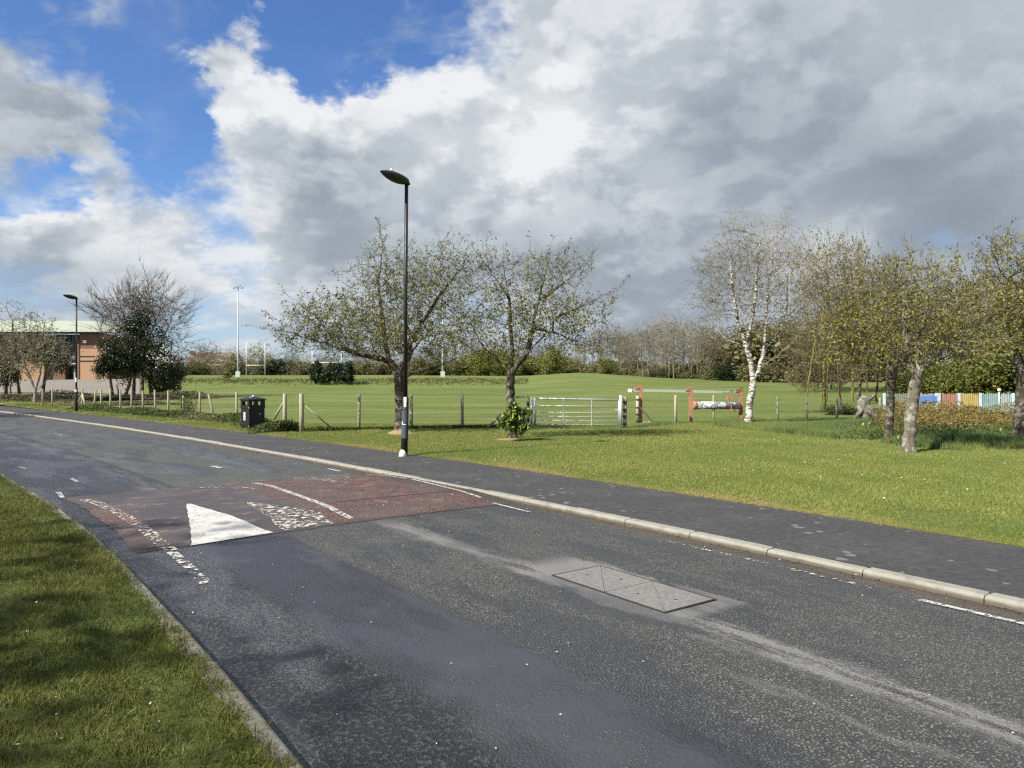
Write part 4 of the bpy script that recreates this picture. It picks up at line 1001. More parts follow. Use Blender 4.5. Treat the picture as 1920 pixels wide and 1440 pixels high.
reg('willow', [tp(110, B_brown, L_willow, 9, 2.6, 7, 1.2, 500, .5, 9, .24, jit=.25, droop=.5)])
def bp(seed, ml, w_, h_, n, ls):
    V, Fq = proto_bush(seed, w_, h_, n, ls); me = np_mesh('bush', V, F4=Fq); me.materials.append(ml); return (me, None, h_)
reg('hedge', [bp(120, L_hedge, 3.2, 5, 5200, .34), bp(121, L_hedge, 2.8, 5, 4800, .34)])
reg('scrub', [bp(122, L_scrub, 3.0, 4, 4200, .32), bp(123, L_wood, 3.2, 4, 4200, .30), bp(126, L_scrub, 2.6, 4.5, 4200, .30)])
reg('dark', [bp(124, L_dark, 3.0, 5, 4800, .34), bp(125, L_conif, 2.4, 5, 4000, .32)])
NM = dict(bare='bare_tree', upright='bare_tree', olive='budding_tree', brown='budding_tree', willow='willow_tree', hedge='hedge_bush', scrub='scrub_bush', dark='evergreen_bush')
FR = random.Random(5)
def far(kind, u, Y, top, label, group, wf=1.0, cat=None):
    g0 = at(u, Y); H = (vrow(g0) - top) / F * Y
    if H < .6: H = .6
    a, b, h0 = FR.choice(PROTO[kind]); k = H / h0
    t = empty(NM[kind], g0 - Vector((0, 0, .1)), label, cat or ('bush' if 'bush' in NM[kind] else 'tree'), group, FR.uniform(0, 6.28)); t.scale = (k * wf, k * wf, k)
    for nm, me in ((('trunk', a), ('crown', b)) if b else (('foliage', a),)):
        o = bpy.data.objects.new(nm, me); COL.objects.link(o); o.parent = t
WHERE = [(-999, 'left of the distant lamp'), (150, 'behind the fan shaped tree'), (360, 'left of the floodlight mast'), (450, 'behind the left rugby posts'), (512, 'between the rugby posts'),
         (580, 'behind the conifer clump'), (665, 'left of the near lamp'), (758, 'right of the near lamp'), (860, 'left of the laurel tree trunk'), (962, 'right of the laurel tree trunk'), (1030, 'above the gate'), (1165, 'above the left orange post'),
         (1240, 'above the middle orange post'), (1310, 'above the flaking beam'), (1400, 'right of the birch trunk'), (1455, 'left of the lichened tree'), (1545, 'right of the lichened tree'), (1620, 'behind the grey stump'), (1670, 'behind the pair of trunks'),
         (1720, 'above the blue board'), (1762, 'above the red panel'), (1800, 'above the yellow panel'), (1842, 'above the teal panel'), (1900, 'at the right edge')]
ORD = ['first', 'second', 'third', 'fourth', 'fifth', 'sixth', 'seventh', 'eighth', 'ninth']
def where(u): return [w_ for a, w_ in WHERE if a <= u][-1]
def row(kinds, u0, u1, n, Y0, Y1, prof, label, group, wf=1.0, tj=10):
    seen = {}
    for i in range(n):
        u = u0 + (u1 - u0) * (i + FR.uniform(.15, .85)) / n; Y = FR.uniform(Y0, Y1)
        top = float(np.interp(u, [p[0] for p in prof], [p[1] for p in prof])) + FR.uniform(-tj * .3, tj)
        pl = where(u); q = seen.get(pl, 0); seen[pl] = q + 1
        far(FR.choice(kinds), u, Y, top, '%s, %s from left %s' % (label, ORD[q], pl), group, wf * FR.uniform(.85, 1.2))
# far left end behind the building and pitch
row(['bare', 'brown'], -40, 420, 12, 190, 215, [(-40, 640), (300, 640), (420, 632)], 'hazy bare tree on the horizon', 'far trees left of the floodlight', 1.1)
row(['scrub', 'brown'], 320, 470, 8, 160, 175, [(320, 655), (380, 668), (470, 668)], 'brown scrubby tree at the pitch edge', 'scrub along the left pitch edge', 1.3)
row(['brown', 'bare', 'olive'], 425, 640, 11, 178, 205, [(425, 640), (520, 650), (640, 655)], 'budding tree beyond the pitch', 'trees behind the rugby posts', 1.2)
row(['dark', 'scrub'], 500, 640, 7, 172, 176, [(500, 672), (640, 676)], 'dark bush beyond the pitch', 'bushes behind the rugby posts', 1.5)
far('willow', 486, 168, 634, 'bright yellow green willow behind the left rugby posts', None, 1.1)
far('olive', 548, 165, 650, 'round olive tree between the two sets of rugby posts', None, 1.0)
row(['hedge', 'hedge', 'olive', 'scrub'], 640, 1075, 24, 150, 160, [(640, 676), (800, 668), (900, 655), (1000, 660), (1075, 665)], 'bright green hedge bush', 'bushes of the bright hedge', 1.35)
row(['brown', 'olive', 'bare'], 620, 1075, 17, 172, 195, [(620, 652), (760, 640), (1000, 632), (1075, 640)], 'brown tree over the bright hedge', 'trees behind the bright hedge', 1.15)
far('hedge', 1035, 118, 650, 'fresh green tree at the left end of the mound', None, .9, 'tree')
row(['scrub', 'dark'], 330, 660, 13, 182, 196, [(330, 682), (660, 684)], 'low hazy bush under the far trees', 'low bushes under the far trees', 2.2)
row(['scrub', 'hedge', 'olive'], 640, 1080, 16, 163, 170, [(640, 680), (1080, 676)], 'taller bush behind the bright hedge', 'taller bushes behind the bright hedge', 2.0)
row(['scrub'], 1060, 1345, 10, 142, 150, [(1060, 672), (1345, 668)], 'hazy bush deep in the woodland', 'bushes deep in the woodland', 2.2)
# woodland in the middle
row(['bare', 'brown'], 1070, 1180, 9, 132, 150, [(1070, 640), (1100, 612), (1140, 598), (1180, 612)], 'bare tree on the mound', 'woodland trees on the mound', 1.0)
row(['bare'], 1160, 1345, 22, 118, 140, [(1160, 608), (1195, 600), (1232, 582), (1260, 580), (1310, 590), (1345, 612)], 'tall pale trunked woodland tree', 'pale trunked woodland trees', .85)
row(['bare', 'olive'], 1170, 1345, 8, 150, 165, [(1160, 615), (1345, 610)], 'hazy tree at the woodland back', 'back row of the woodland', 1.0)
row(['scrub'], 1060, 1340, 15, 119, 127, [(1060, 690), (1130, 685), (1340, 688)], 'low brushy undergrowth bush', 'woodland undergrowth bushes', 1.3)
far('hedge', 1142, 119, 668, 'small fresh green bush under the woodland left of centre', None, .9)
far('olive', 1180, 117, 645, 'pale yellow green tree at the left corner of the woodland', None, 1.0)
# right of the birch
row(['olive', 'scrub', 'brown'], 1335, 1500, 12, 104, 118, [(1335, 602), (1380, 610), (1450, 590), (1500, 600)], 'olive brown bushy tree', 'bushy trees behind the birch', 1.1)
row(['scrub', 'dark'], 1335, 1700, 15, 100, 106, [(1335, 680), (1500, 672), (1700, 660)], 'dark low bush at the field edge', 'low bushes behind the birch', 1.5)
row(['upright'], 1535, 1720, 8, 46, 56, [(1535, 450), (1600, 436), (1650, 446), (1720, 470)], 'tall bare tree with upright twigs', 'upright bare trees at right', .8, 20)
row(['olive', 'brown'], 1500, 1740, 10, 66, 84, [(1500, 600), (1600, 560), (1740, 570)], 'budding mid distance tree', 'budding trees behind the upright trees', 1.0)
row(['olive', 'brown', 'upright'], 1730, 2050, 12, 58, 80, [(1730, 540), (1800, 520), (1900, 500), (2050, 500)], 'budding tree beyond the painted fence', 'budding trees behind the painted fence', .95)
row(['scrub', 'dark', 'hedge'], 1700, 2050, 13, 52, 60, [(1700, 690), (1760, 680), (1850, 660), (2050, 640)], 'leafy bush beyond the painted fence', 'bushes behind the painted fence', 1.4)
far('hedge', 1765, 50, 676, 'bright yellow green bush seen below the olive crown', None, .9)
# trees behind and beside the camera whose shade falls on the verge and the near lane
SH = [tp(131, B_brown, L_olive, 8, 2.6, 6, 2.2, 500, .4, 16, .26, jit=.3), tp(132, B_brown, L_olive, 8, 2.8, 6, 2.0, 500, .4, 14, .26, jit=.3)]
for i, (x_, y_, h_, lb) in enumerate([(-13.2, -.2, 11.5, 'leafing tree on the verge just left of the camera'), (-11.4, -3.0, 11.5, 'leafing tree close behind the camera on its left'), (-18.0, 2.2, 11.0, 'leafing tree on the verge left of the frame'),
                                      (-14.6, -4.2, 13.0, 'taller leafing tree farther behind the camera'), (-29.5, 30.5, 9.0, 'leafing tree left of the bend in the road')]):
    a, b, h0 = SH[i % 2]; k = h_ / h0
    t = empty('budding_tree', (x_, y_, .1), lb, 'tree', 'trees on the near verge', i * 2.1); t.scale = (k * .8, k * .8, k * .97)
    for nm, me in (('trunk', a), ('crown', b)): o = bpy.data.objects.new(nm, me); COL.objects.link(o); o.parent = t

# ------------------------------------------------------------------ wire fences
wire_r = .0022
def fence(name, posts, label, wires=True, skipw=()):
    root = empty(name, at(posts[0][0], posts[0][1]), label, 'fence'); base = root.location
    tops = []
    for (u, Y, topv, r_, lean) in posts:
        p = at(u, Y) - base; H = EYE + (HV - topv) / F * Y - (p + base).z
        r2 = random.Random(int(u)); a = p + Vector((0, 0, -.15)); b = p + Vector((lean, 0, H))
        MB().tube([a, p + Vector((lean * .5, 0, H * .5)) + Vector((r2.uniform(-.008, .008), 0, 0)), b - Vector((0, 0, .015)), b], [r_ * 1.05, r_, r_ * .96, r_ * .8], 9).build('post', M_post, root, True)
        tops.append((p, b, H))
    if wires:
        for i in range(len(tops) - 1):
            if i in skipw: continue
            m_ = MB()
            for f_ in (.25, .45, .66, .9):
                a = tops[i][0].lerp(tops[i][1], f_); b = tops[i + 1][0].lerp(tops[i + 1][1], f_); m = (a + b) / 2; m.z -= .015
                m_.tube([a + Vector((0, -.05, 0)), m + Vector((0, -.05, 0)), b + Vector((0, -.05, 0))], wire_r, 4)
            m_.build('wire', M_wire, root)
    return root, base
FL = lambda u: float(np.interp(u, [80, 98, 154, 316, 444, 534], [46, 43, 41, 33, 28.8, 22.9]))
lp = [(80, 729), (98, 727), (154, 728), (176, 732), (190, 730), (207, 729), (226, 730), (247, 730), (268, 732), (291, 731), (316, 732), (344, 742), (375, 735), (403, 738), (444, 735), (534, 738)]
f1, b1 = fence('wire_fence', [(u, FL(u), tv, .062 if u == 534 else .045, {154: .02, 403: -.26, 176: .1}.get(u, random.uniform(-.02, .02))) for u, tv in lp],
               'post and wire fence with many pale posts beside the path at left', skipw=(0,))
def brace(root, base, p0, p1, r_, name='brace'): MB().tube([Vector(p0) - base, Vector(p1) - base], [r_, r_ * .9], 8).build(name, M_post, root, True)
def vert_at(u, v, Y): return Vector(((u - 960) / F * Y, Y, EYE + (HV - v) / F * Y))
brace(f1, b1, vert_at(514, 786, 23.3), vert_at(531, 755, 22.9), .035)
brace(f1, b1, vert_at(160, 761, 40.6), vert_at(154, 738, 41), .05); brace(f1, b1, vert_at(146, 758, 41.2), vert_at(152, 742, 41), .04)
f2, b2 = fence('wire_fence', [(565, 22.6, 738, .068, .0), (673, 23.4, 739, .05, .01), (771, 23.9, 740, .05, .0), (867, 24.2, 740, .05, -.01), (990, 24.6, 746, .055, 0)],
               'post and wire fence across the lawn from the bin to the metal gate')
brace(f2, b2, vert_at(622, 803, 23.0), vert_at(569, 758, 22.6), .024); brace(f2, b2, vert_at(913, 803, 24.2), vert_at(940, 776, 24.4), .05)
for v0 in (757, 772, 787): MB().tube([vert_at(988, v0, 24.52) - b2, vert_at(992.5, v0, 24.52) - b2], .06, 8).build('strap', M_black, f2)
MB().beam(vert_at(965, 745, 24.7) - b2, vert_at(992, 744, 24.6) - b2, .08, .06).build('top_rail', M_post, f2)
f3, b3 = fence('wire_fence', [(1172, 24.6, 744, .058, 0), (1267, 27.0, 741, .055, 0), (1338, 27.5, 741, .04, .0), (1458, 28.2, 744, .05, .01), (1513, 28.5, 745, .05, -.01), (1569, 29, 745, .05, 0), (1650, 30, 746, .05, 0)],
               'thin wire fence with single posts from the gate to the painted fence')
for v0 in (753, 768, 780, 794): MB().tube([vert_at(1168, v0, 24.52) - b3, vert_at(1175, v0 + 1, 24.52) - b3], .05, 8).build('strap', M_black, f3)

# ------------------------------------------------------------------ field gate
def gate():
    Y = 24.5; p0 = at(1001, Y); root = empty('field_gate', p0, 'closed galvanised metal field gate with seven bars, in the wire fence', 'gate')
    def q(u, v): return vert_at(u, v, Y) - p0
    MB().tube([q(996.5, 803), q(996.5, 745)], .038, 12).build('hinge_post', M_galv, root, True)
    MB().tube([q(1003, 801), q(1003, 746)], .036, 10).build('stile', M_galv, root, True)
    MB().tube([q(1160.5, 797), q(1160.5, 750)], .026, 10).build('stile', M_galv, root, True)
    MB().tube([q(1164, 803), q(1164, 741)], .05, 14).build('latch_post', M_galv, root, True)
    MB().tube([q(1003, 747), q(1161, 750)], .030, 10).build('bar', M_galv, root, True)
    for va, vb in ((760.5, 762.5), (773, 774.5), (780.5, 781.5), (788, 789), (795.5, 796.5)):
        MB().tube([q(1003, va), q(1161, vb)], .0145, 8).build('bar', M_galv, root, True)
    MB().tube([q(1016, 803), q(1056, 803.2), q(1108, 801)], .015, 8).build('bar', M_galv, root, True)
    for u in (1056, 1109): MB().beam(q(u, 803) + Vector((0, -.03, 0)), q(u, 749) + Vector((0, -.03, 0)), .03, .012).build('upright', M_galv, root)
    m_ = MB(); m_.box(q(1157, 768), (.10, .04, .05)); m_.tube([q(1153, 768), q(1165, 768)], .012, 8); m_.build('latch', M_galv, root)
    for v in (752, 792): MB().beam(q(996.5, v), q(1004, v), .03, .05).build('hinge', M_galv, root)
gate()

# ------------------------------------------------------------------ orange framed barrier
def barrier():
    Y = 27.6; p0 = at(1293, Y); root = empty('barrier_frame', p0, 'orange posts carrying a long pale rail and a flaking white beam behind the wire fence', 'barrier')
    def q(u, v, y=0): return vert_at(u, v, Y + y) - p0
    for u, tv in ((1201, 722), (1295, 725), (1389, 727)):
        b = q(u, 792); MB().box((b.x, 0, (q(u, tv).z - .1) / 2), (.12, .12, q(u, tv).z + .1)).build('post', M_orange, root)
        MB().box((q(u - 7, tv + 3).x, .0, q(u - 7, tv + 5).z), (.13, .16, .10)).build('bracket', M_orange, root)
    MB().beam(q(1177, 731.5, -.02), q(1389, 735.5, -.02), .06, .095).build('rail', M_rail, root)
    MB().box((q(1180.5, 732).x, -.1, q(1180, 732).z), (.13, .12, .12)).build('end_cap', M_white, root)
    MB().tube([q(1303, 760, -.1), q(1386, 760, -.1)], .14, 16).build('beam', M_flaked, root, True)
    MB().tube([q(1299, 760, -.1), q(1306.5, 760, -.1)], .15, 14).build('collar', M_orange, root, True)
    MB().box((q(1366, 747).x, -.12, q(1366, 746).z), (.17, .2, .14)).build('weight', M_orange, root)
    MB().box((q(1367, 759).x, -.28, q(1367, 760).z), (.035, .02, .35)).build('strap', M_orange, root)
    MB().beam(q(1355, 769.5, -.12), q(1386, 769.5, -.12), .08, .04).build('bottom_strip', M_orange, root)
    MB().beam(q(1200, 764, -.16), q(1224, 792, -.5), .05, .05).build('brace', paint('dark_timber', (.07, .055, .04), .8), root)
    MB().tube([q(1195.5, 793, -.15), q(1195.5, 742, -.15)], .062, 10).build('timber_post', M_post, root, True)
    for v0 in (749, 764, 777, 790): MB().tube([q(1195.5, v0 + 1.5, -.16), q(1195.5, v0 - 1.0, -.16)], .067, 10).build('band', M_black, root)
barrier()
for i, (u, v) in enumerate([(1206, 792), (1220, 793)]):
    p = on(u, v + 2); r = random.Random(i); m_ = MB()
    import bmesh
    bm = bmesh.new(); bmesh.ops.create_icosphere(bm, subdivisions=2, radius=.11)
    for vv in bm.verts: vv.co = Vector((vv.co.x * 1.4, vv.co.y, vv.co.z * .8)) * r.uniform(.85, 1.15)
    me = bpy.data.meshes.new('stone'); bm.to_mesh(me); bm.free()
    o = link('stone', me, M_kerb); o.location = p; tag(o, ['pale stone at the foot of the left orange post', 'pale stone at the foot of the dark brace'][i], 'stone')

# ------------------------------------------------------------------ painted palisade fence
def palisade():
    Yf = lambda u: float(np.interp(u, [1655, 1980], [36, 36]))
    root = empty('painted_fence', at(1658, 36), 'low picket fence painted in blue, red, yellow and teal panels beyond the bracken', 'fence'); b = root.location
    cols = dict(grey=(.24, .25, .22), bluegrey=(.27, .32, .36), red=(.40, .19, .15), yellow=(.46, .34, .12), teal=(.24, .36, .36), mix=(.36, .43, .46), post=(.46, .60, .68), blue=(.10, .20, .52))
    mt = {k: paint('painted_timber', v, .7, .5, scale=3, dirt=(.25, .24, .2), dirt_amt=.4) for k, v in cols.items()}
    for u0, u1, c in ((1661, 1704, 'grey'), (1706, 1752, 'bluegrey'), (1762, 1795, 'red'), (1801, 1835, 'yellow'), (1842, 1873, 'teal'), (1876, 1897, 'mix'), (1903, 1945, 'grey'), (1950, 1990, 'teal')):
        n_ = int((u1 - u0) / 3.7); m_ = MB(); rr = random.Random(u0)
        for i in range(n_):
            u = u0 + (u1 - u0) * (i + .5) / n_; a = at(u, 36) - b; z1 = vert_at(u, 739 + rr.uniform(-1, 1.4), 36).z - b.z
            m_.box((a.x, rr.uniform(-.01, .01), (z1 - .15) / 2 + a.z / 2), (.076, .02, z1 - a.z + .15))
            m_.poly([(a.x - .038, -.01, z1), (a.x + .038, -.01, z1), (a.x + .038, .01, z1), (a.x - .038, .01, z1), (a.x, -.01, z1 + .04), (a.x, .01, z1 + .04)], [(0, 1, 4), (3, 5, 2), (0, 4, 5, 3), (1, 2, 5, 4)])
        o = m_.build('pickets', mt[c], root); o['kind'] = 'stuff'
        for v0 in (746, 762): MB().box(((at(u0, 36).x + at(u1, 36).x) / 2 - b.x, .05, vert_at(1800, v0, 36).z - b.z), (at(u1, 36).x - at(u0, 36).x, .05, .07)).build('rail', mt[c], root)
    for u in (1658, 1755.5, 1760.5, 1798, 1838.5, 1899.5, 1947):
        a = at(u, 36) - b; z1 = vert_at(u, 737, 36).z - b.z; MB().box((a.x, -.01, z1 / 2 - .05), (.10, .10, z1 + .1)).build('post', mt['post'], root)
    MB().box(((at(1740, 36).x) - b.x, -.06, vert_at(1740, 748, 36).z - b.z), (.78, .03, .26)).build('blue_board', mt['blue'], root)
palisade()
# little white globe lamp beyond the painted fence
p = at(1873.5, 40); m_ = empty('globe_lamp', p, 'small white globe on a thin post beyond the painted fence', 'lamp')
MB().tube([(0, 0, 0), (0, 0, vert_at(1873, 735, 40).z - p.z)], .025, 8).build('stem', M_white, m_, True)
bm = bmesh.new(); bmesh.ops.create_uvsphere(bm, u_segments=14, v_segments=10, radius=.09); me = bpy.data.meshes.new('globe'); bm.to_mesh(me); bm.free()
o = link('globe', me, M_white, m_); o.location = (0, 0, vert_at(1873, 731, 40).z - p.z)

# ------------------------------------------------------------------ litter bin
def bin_():
    p = on(474, 804); a = .56; root = empty('litter_bin', p, 'black square litter bin with open hood and pyramid lid beside the path', 'litter bin', rz=radians(47))
    H = 1.02
    # local axes: side faces +-x, +-y ; the -y face looks towards the camera's right
    MB().box((0, 0, .05), (a - .03, a - .03, .10)).build('plinth', M_blackm, root)
    MB().box((0, 0, .40), (a - .02, a - .02, .60)).build('body', M_blackm, root)
    for z, e_ in ((.105, .02), (.70, .03)): MB().box((0, 0, z), (a + e_, a + e_, .03)).build('band', M_blackm, root)
    hood = MB()
    for sx in (-1, 1):
        for sy in (-1, 1): hood.box((sx * (a / 2 - .055), sy * (a / 2 - .055), .83), (.11, .11, .24))
    for sx, sy, dx, dy in ((0, -1, a - .22, .02), (0, 1, a - .22, .02), (-1, 0, .02, a - .22), (1, 0, .02, a - .22)):
        hood.box((sx * (a / 2 - .012), sy * (a / 2 - .012), .742), (dx, dy, .06)); hood.box((sx * (a / 2 - .012), sy * (a / 2 - .012), .925), (dx, dy, .052))
        if sy: hood.box((0, sy * (a / 2 - .014), .83), (.03, .018, .12))
    hood.build('hood', M_blackm, root)
    h = a / 2 + .035
    MB().poly([(-h, -h, .95), (h, -h, .95), (h, h, .95), (-h, h, .95), (-h, -h, .975), (h, -h, .975), (h, h, .975), (-h, h, .975), (-.1, -.1, 1.05), (.1, -.1, 1.05), (.1, .1, 1.05), (-.1, .1, 1.05)],
              [(3, 2, 1, 0)] + [(i, (i + 1) % 4, 4 + (i + 1) % 4, 4 + i) for i in range(4)] + [(4 + i, 4 + (i + 1) % 4, 8 + (i + 1) % 4, 8 + i) for i in range(4)] + [(8, 9, 10, 11)]).build('lid', M_blackm, root)
    MB().tube([(.02, 0, 1.05), (.02, 0, 1.09)], .05, 12).build('knob', M_white, root, True)
    MB().box((-.17, -.18, 1.035), (.04, .04, .03)).build('droppings', M_white, root)
    m_ = MB(); m_.box((0, -a / 2 + .006, .40), (.36, .012, .46)); m_.build('door', M_blackm, root)
    MB().box((.1, -a / 2 - .004, .5), (.03, .012, .06)).build('lock', M_galv, root)
    MB().box((-a / 2 + .004, .02, .42), (.012, .11, .26)).build('notice', M_white, root)
    m_ = MB()
    m_.tube([(-a / 2 - .001, .02, .36), (-a / 2 - .004, .02, .36)], .028, 10); m_.box((-a / 2 - .002, .02, .46), (.003, .07, .02)); m_.box((-a / 2 - .002, .02, .50), (.003, .07, .012)); m_.build('notice_print', M_blackm, root)
    for z in (.70, .105): MB().box((-a / 2 - .012, -a / 2 - .012, z), (.035, .035, .032)).build('gold_stud', paint('worn_brass', (.55, .47, .28), .5), root)
bin_()

# ------------------------------------------------------------------ street lamps
def lamp(u, v, Y, ztop, label, near):
    p = at(u, Y); s0, t0 = xy2st(p.x, p.y); root = empty('street_lamp', p, label, 'street lamp', 'street lamps along the path')
    _, _, tx, ty = frame(s0); ang = math.atan2(float(tx), -float(ty)) if False else math.atan2(float(tx), float(-ty))
    H = ztop - p.z; lx = (768 - 759) / F * Y * .55 if near else .02
    MB().tube([(0, 0, -.1), (.02 * near, 0, .62), (.03 * near, 0, 1.20), (.032 * near, 0, 1.24)], [.070, .069, .068, .045], 18).build('base_column', M_black, root, True)
    MB().tube([(.032 * near, 0, 1.22), (lx * .6, 0, H * .6), (lx, 0, H)], [.043, .040, .038], 14).build('pole', M_black, root, True)
    MB().tube([(.022, 0, .95), (.024, 0, 1.0)], .0715, 18).build('collar', M_black, root, True)
    # white bird splash and worn posters
    def patch(name, z0, z1, a0, a1, m, r_=.0705, x0=.02):
        n_ = 9; vs = []; 
        for z in (z0, z1):
            for i in range(n_): a = a0 + (a1 - a0) * i / (n_ - 1); vs.append((x0 * near + r_ * cos(a), r_ * sin(a), z))
        MB().poly(vs, [(i, i + 1, n_ + i + 1, n_ + i) for i in range(n_ - 1)]).build(name, m, root, True)
    if near:
        patch('poster', .38, .66, -2.8, -.9, M_blueposter, .0712, .015); patch('poster', .70, .98, -2.9, -.8, M_blueposter, .0712, .024)
        patch('sticker', .655, .675, -2.4, -1.1, M_white, .0725, .021); patch('sticker', .675, .72, -2.5, -2.1, M_white, .0725, .021)
        patch('splash', 1.02, 1.12, -1.9, -1.2, M_white, .0712, .03); patch('splash', 1.12, 1.225, -2.0, -1.1, M_white, .0698, .033)
        m_ = MB(); m_.tube([(-.02, -.02, -.05), (-.02, -.03, .08), (-.01, -.03, .14)], [.10, .074, .045], 12); m_.build('pale_foot', M_white, root, True)
    else:
        patch('sticker', 1.50, 1.72, -3.0, -.4, M_white, .046, 0); patch('sticker', 1.02, 1.12, -3.0, -.4, M_white, .0712, 0)
    # lantern: arm joint, upper shell, lower lens
    hd = empty('lantern', (lx, 0, H)); hd.parent = root; hd.rotation_euler = (0, 0, ang)      # local +x points over the road
    tilt = .16; L = .64; ns, nr = 12, 16
    def shell(zt, zb, name, m, sgn):
        vs = []; fs = []
        for i in range(ns + 1):
            k = i / ns; x = -.02 + L * k; wv = .135 * math.sin(pi * min(1, .10 + .9 * k)) ** .6 * (1 if k < .97 else .4) ; wv = max(wv, .02)
            hh = (zt if sgn > 0 else zb) * math.sin(pi * min(1, .14 + .86 * k)) ** .7
            for j in range(nr + 1):
                a = pi * j / nr; vs.append((x, wv * cos(a), sgn * hh * sin(a) + x * tilt * 1.0 + .02))
        for i in range(ns):
            for j in range(nr):
                q = i * (nr + 1) + j; f_ = (q, q + 1, q + nr + 2, q + nr + 1); fs.append(f_ if sgn > 0 else f_[::-1])
        m_ = MB(); m_.poly(vs, fs); return m_.build(name, m, root if False else hd, True)
    shell(.085, .09, 'housing', M_black, 1); shell(.07, .12, 'lens', M_lens, -1)
    MB().tube([(-.05, 0, -.06), (.02, 0, .03)], [.045, .05], 12).build('joint', M_black, hd, True)
    MB().tube([(.36, 0, .15), (.36, 0, .215)], [.028, .022], 10).build('photocell', M_white, hd, True)
    MB().tube([(.30, 0, .13), (.30, 0, .20)], .007, 6).build('spike', M_galv, hd, True)
    return root
lamp(757.5, 851, 15.4, 5.72, 'black street lamp with white splashed and postered lower column at the path edge', 1)
lamp(143, 772, 37.5, 5.80, 'distant black street lamp by the path at the left', 0)

# ------------------------------------------------------------------ floodlights and rugby posts
def mast(u, Y, topv, w_px, label, head=True):
    p = at(u, Y); H = vert_at(u, topv, Y).z - p.z; root = empty('floodlight_mast', p, label, 'floodlight', 'floodlight masts by the pitch')
    r_ = w_px / F * Y / 2; MB().tube([(0, 0, 0), (0, 0, H * .34), (0, 0, H * .35), (0, 0, H)], [r_ * 1.4, r_ * 1.2, r_ * .8, r_ * .6], 10).build('mast', M_mast, root, True)
    b = 8 / F * Y; MB().box((b * .05, -b * .2, b * .65), (b, b * .6, b * 1.3)).build('cabinet', M_galv, root)
    if head:
        wv = 15 / F * Y; MB().beam((-wv / 2, 0, H), (wv / 2, 0, H), .12, .12).build('crossarm', M_mast, root)
        for k in (-.5, -.17, .17, .5):
            MB().box((wv * k, -.2, H - .25 if abs(k) > .3 else H + .0), (wv * .26, .5, .28)).build('lamp_head', M_mast, root)
mast(446.5, 128, 537, 2.9, 'tall pale floodlight mast left of the rugby posts')
mast(830, 128, 556, 2.9, 'pale floodlight mast rising behind the broad tree', True)
def rugby(u0, u1, Y, topv, barv, label):
    p = at((u0 + u1) / 2, Y); root = empty('rugby_posts', p, label, 'rugby posts', 'rugby posts')
    for u in (u0, u1):
        a = at(u, Y) - p; z1 = vert_at(u, topv, Y).z - p.z; MB().tube([(a.x, 0, -.2), (a.x, 0, z1)], [.085, .06], 8).build('upright', M_goal, root, True)
    a, b = at(u0, Y) - p, at(u1, Y) - p; zb = vert_at(u0, barv, Y).z - p.z
    MB().tube([(a.x, 0, zb), (b.x, 0, zb)], .06, 8).build('crossbar', M_goal, root, True)
rugby(462, 497, 140, 640, 685, 'white rugby posts nearest the floodlight mast')
rugby(585.5, 640, 118, 650, 679.5, 'white rugby posts behind the conifer clump')
# small house roofs beyond the far scrub
def house(u, Y, w_, label):
    p = at(u, Y); root = empty('house', p, label, 'house', 'houses beyond the pitch'); h = 4.6
    MB().box((0, 0, h / 2), (w_, 7, h)).build('wall', paint('cream_render', (.62, .59, .52), .9), root)
    MB().poly([(-w_ / 2 - .3, -3.9, h - .1), (w_ / 2 + .3, -3.9, h - .1), (w_ / 2 + .3, 3.9, h - .1), (-w_ / 2 - .3, 3.9, h - .1), (-w_ / 2 - .3, 0, h + 2.9), (w_ / 2 + .3, 0, h + 2.9)],
              [(0, 1, 5, 4), (2, 3, 4, 5), (0, 4, 3), (1, 2, 5), (3, 2, 1, 0)]).build('roof', paint('red_tiles', (.15, .11, .09), .85), root)
    for k in (-.25, .25):
        f_ = MB().box((w_ * k, -3.52, 2.9), (1.2, .08, 1.1)).build('window', M_white, root)
        MB().box((w_ * k, -3.58, 2.9), (1.0, .05, .9)).build('pane', paint('dark_glass', (.04, .05, .06), .1), f_)
house(398, 228, 12, 'cream house with red roof peeping over the far scrub'); house(418, 236, 10, 'second red roofed house right of the first, half hidden')

